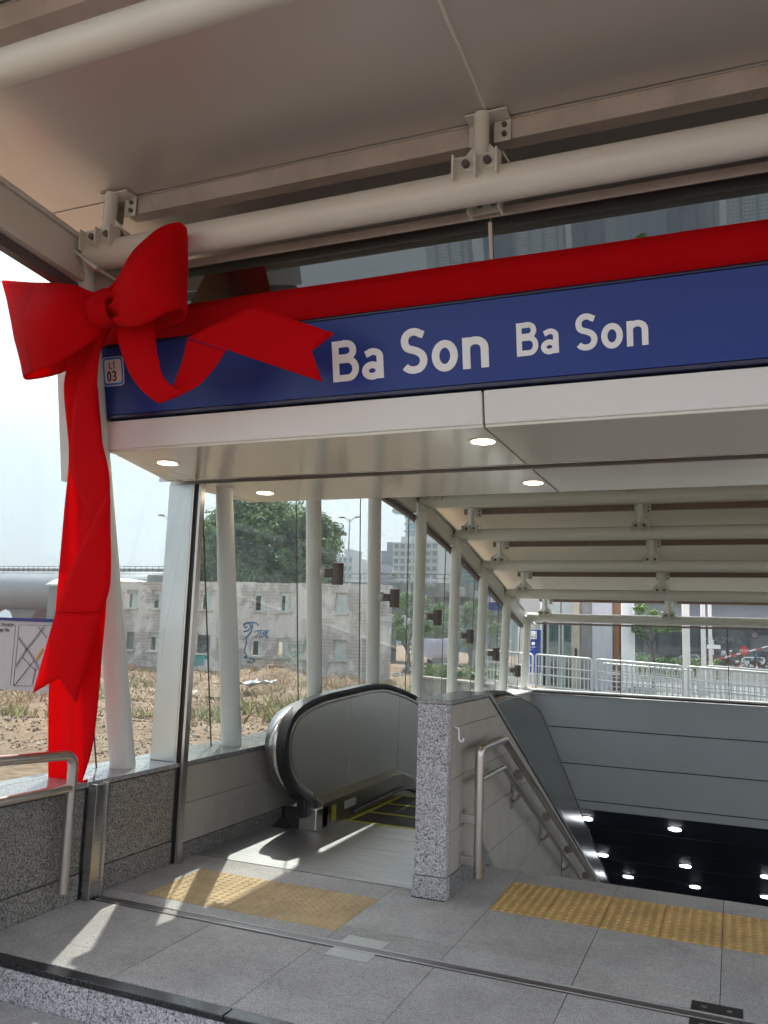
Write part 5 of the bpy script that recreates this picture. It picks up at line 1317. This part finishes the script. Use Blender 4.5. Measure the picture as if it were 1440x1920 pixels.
# cars
def car(label, px0, px1, pyb, Y, body, kind='suv'):
    a = at(px0, pyb, Y); b = at(px1, pyb, Y); L_ = b.x - a.x; s_ = L_ / 4.5; t = thing('parked_car', label, 'car', (a.x, Y, 0), 'cars on the street'); t.location.z = -.62 if Y > 70 else gz(a.x, Y)
    low_ = [(0, .3), (0, .78), (.15, .92), (1.05, 1.02), (4.3, 1.02), (4.5, .9), (4.5, .35), (4.3, .25), (.2, .25)]
    def xf(pts, y): return [(x * s_, y * s_, z * s_) for x, z in pts]
    MB().prism(xf(low_, 0), (0, 1.75 * s_, 0)).build('body', body, t, bevel=.05 * s_)
    cab = [(1.0, 1.0), (1.75, 1.52), (3.9, 1.58), (4.35, 1.0)]
    b_ = MB(); base = xf(cab, .08); n = len(base); q = [Vector(p) for p in base]; top = [Vector((p[0], 1.75 * s_ - p[1], p[2])) for p in q]
    for P__ in (q, top):
        for v_ in P__[1:3]: v_.y += (.16 * s_ if v_.y < .8 * s_ else -.16 * s_)
    b_.v += [tuple(v_) for v_ in q + top]; b_.f += [(3, 2, 1, 0), (4, 5, 6, 7), (0, 1, 5, 4), (1, 2, 6, 5), (2, 3, 7, 6)]; b_.build('cabin', body, t, bevel=.03 * s_)
    for wx in ([(1.25, 1.06), (1.85, 1.44), (2.55, 1.46), (2.55, 1.06)], [(2.65, 1.06), (2.65, 1.46), (3.75, 1.49), (4.1, 1.06)]):
        o = MB(); pts = []
        for x, z in wx: k = (z - 1.0) / .55; pts.append(((x) * s_, (.08 + .16 * k - .022) * s_, z * s_))
        o.prism(pts, (0, .01, 0)); o.build('window', M_dg, t)
    for wx in (.85, 3.65):
        w_ = MB().tube([(wx * s_, -.04 * s_, .32 * s_), (wx * s_, .2 * s_, .32 * s_)], .33 * s_, 18).build('wheel', M_black, t, smooth=True); MB().tube([(wx * s_, -.055 * s_, .32 * s_), (wx * s_, -.041 * s_, .32 * s_)], .2 * s_, 12).build('rim', M_steel, w_, smooth=True)
    MB().box(.0, .2 * s_, -.012, .1 * s_, .72 * s_, .84 * s_).build('headlight', M_letter, t); MB().box(4.32 * s_, 4.51 * s_, -.012, .1 * s_, .74 * s_, .9 * s_).build('tail_light', mat('tail_red', (.4, .02, .02), .3), t); MB().box(1.15 * s_, 1.3 * s_, -.16 * s_, -.01, 1.0 * s_, 1.12 * s_).build('mirror', body, t)
M_cs = mat('car_silver', (.42, .47, .45), .25, .6); M_cw = mat('car_white', (.75, .76, .78), .2); M_cb = mat('car_black', (.015, .018, .022), .15)
car('silver grey car parked behind the thick white pole', 1257, 1316, 1248, 84, M_cs); car('white car behind the motorbike riders near the right edge', 1371, 1440, 1250, 80, M_cw)
car('black car partly hidden behind the white one at the right edge', 1415, 1480, 1246, 86, M_cb); car('white van roof above the black car at the far right', 1419, 1500, 1236, 91, M_cw); car('white car far left beside the grey column behind the young tree', 1166, 1215, 1240, 90, M_cs)
car('small pale car under the flyover by the ruin', 735, 752, 1208, 60, M_cw); car('pale van under the flyover behind the second wall lamp', 752, 790, 1206, 64, M_cw)
def bike(label, px, Y, body, shirt, ride=True):
    x = at(px, 1240, Y).x; t = thing('motorbike', label, 'motorbike', (x, Y, -.62))
    for wx in (-.62, .62): 
        rows = [[(wx + math.cos(a * .449) * (.25 + .05 * math.cos(q * 1.047)), .05 * math.sin(q * 1.047), .3 + math.sin(a * .449) * (.25 + .05 * math.cos(q * 1.047))) for q in range(7)] for a in range(15)]
        MB().grid(rows).build('wheel', M_black, t, smooth=True)
    MB().prism([(-.75, -.1, .55), (-.8, -.1, .75), (-.1, -.1, .78), (.1, -.1, .5), (.35, -.1, .55), (.5, -.1, .95), (.6, -.1, .9), (.5, -.1, .45), (.2, -.1, .3), (-.3, -.1, .32)], (0, .2, 0)).build('body', body, t, bevel=.03)
    MB().box(-.75, -.05, -.12, .12, .78, .86).build('seat', M_black, t, bevel=.02); MB().tube([(.48, -.3, 1.05), (.5, 0, .98), (.48, .3, 1.05)], .018, 6).build('handlebar', M_black, t); MB().tube([(.5, 0, .95), (.62, 0, .3)], .03, 6).build('fork', M_steel, t)
    return (x, Y)
b1 = bike('dark motorbike ridden past the white car', 1424, 76, M_cb, None); person('person in a blue shirt sitting on the dark motorbike', (b1[0] - .25, 76, -.62), 1.65, mat('blue_shirt', (.05, .12, .25), .8), M_trou, mat('helmet_blue', (.05, .08, .2), .3), math.pi / 2, 'ride')
b2_ = bike('motorbike waiting at the barrier', 1376, 77, M_cb, None); person('person in a red jacket and pale helmet sitting on the waiting motorbike', (b2_[0] - .25, 77, -.62), 1.65, mat('red_jacket', (.45, .08, .08), .8), M_trou, mat('helmet_pale', (.6, .6, .6), .3), math.pi / 2, 'ride')
x = at(1357, 1230, 88).x; person('person in a white shirt walking before the dark building', (x, 88, -.62), 1.7, M_letter, M_trou, None, .6)
for k, px in enumerate((1366, 1388, 1419)):
    x = at(px, 1245, 70 + k).x; t = thing('traffic_cone', ['orange traffic cone left of the waiting motorbike', 'orange traffic cone between the two motorbikes', 'orange traffic cone below the rider in blue'][k], 'traffic cone', (x, 70 + k, -.62), 'traffic cones on the street')
    MB().tube([(0, 0, .02), (0, 0, .7)], [.13, .03], 12).build('cone', mat('cone_orange', (.7, .15, .04), .5), t, smooth=True); MB().box(-.18, .18, -.18, .18, 0, .03).build('base', M_black, t); MB().tube([(0, 0, .3), (0, 0, .45)], [.0925, .0705], 12).build('white_band', M_letter, t)

# ------------------------------------------------------------------ what the glass above the sign reflects
r3 = random.Random(5)
for k, (ax, hgt, w, lab) in enumerate([(-.30, 120, 22, 'pale tower'), (-.245, 150, 24, 'grey tower'), (-.19, 160, 22, 'white tower'), (-.135, 170, 26, 'pale tower'), (-.08, 165, 22, 'blue grey tower'), (-.03, 175, 24, 'white tower'), (.03, 170, 22, 'grey tower'), (.085, 180, 26, 'cream tower'), (.15, 175, 24, 'white tower')]):
    Yb = -850 - (k % 2) * 60; xc = ax * 880; w *= 2.05; hgt *= 2.1; t = thing('apartment_tower', ['tall', 'high', 'slim'][k % 3] + ' %s reflected in the glazing above the ribbon, number %s from the left' % (lab, ['one', 'two', 'three', 'four', 'five', 'six', 'seven', 'eight', 'nine'][8 - k if False else k]), 'tower', (xc, Yb, -3), 'apartment towers reflected above the sign')
    MB().box(-w / 2, w / 2, -20, 0, 0, hgt).build('wall', [M_tw, M_tgrey][k % 3 == 1], t)
    q = MB(); nb = 13
    for i in range(nb):
        if i % 4 == 3: q.box(-w / 2 + w * i / nb + .2, -w / 2 + w * (i + 1) / nb - .2, 0.02, .3, 2, hgt - 2); continue
        for j in range(int(hgt / 3.4)): q.box(-w / 2 + w * (i + .15) / nb, -w / 2 + w * (i + .85) / nb, .02, .3, j * 3.4 + 1.2, j * 3.4 + 2.9)
    q.build('windows', M_tg, t)
for k, (x, y, h_) in enumerate([(-3.1, -28, 6.1), (-1.3, -33, 5.7)]): tree('plaza_tree', ['tree on the plaza reflected above the ribbon, left one', 'tree on the plaza reflected above the ribbon, right one'][k], 'tree', (x, y, -.3), h_, .85 - .25 * k, 700, 0, .12, 60 + k, .12, M_leaf, .75)
struct(MB().box(-200, 200, -300, -8.2, -.6, -.22).build('plaza', M_pave))

# ------------------------------------------------------------------ haze
hzm = bpy.data.materials.new('haze_air'); hzm.use_nodes = True; t_ = hzm.node_tree; t_.nodes.clear()
ho = t_.nodes.new('ShaderNodeOutputMaterial'); hv = t_.nodes.new('ShaderNodeVolumePrincipled'); hv.inputs['Color'].default_value = (.60, .70, .82, 1); hv.inputs['Density'].default_value = .0011; hv.inputs['Anisotropy'].default_value = .1
t_.links.new(hv.outputs[0], ho.inputs['Volume'])
struct(MB().box(-1600, 1600, -1600, 1600, -9, 400).build('haze', hzm), 'stuff')
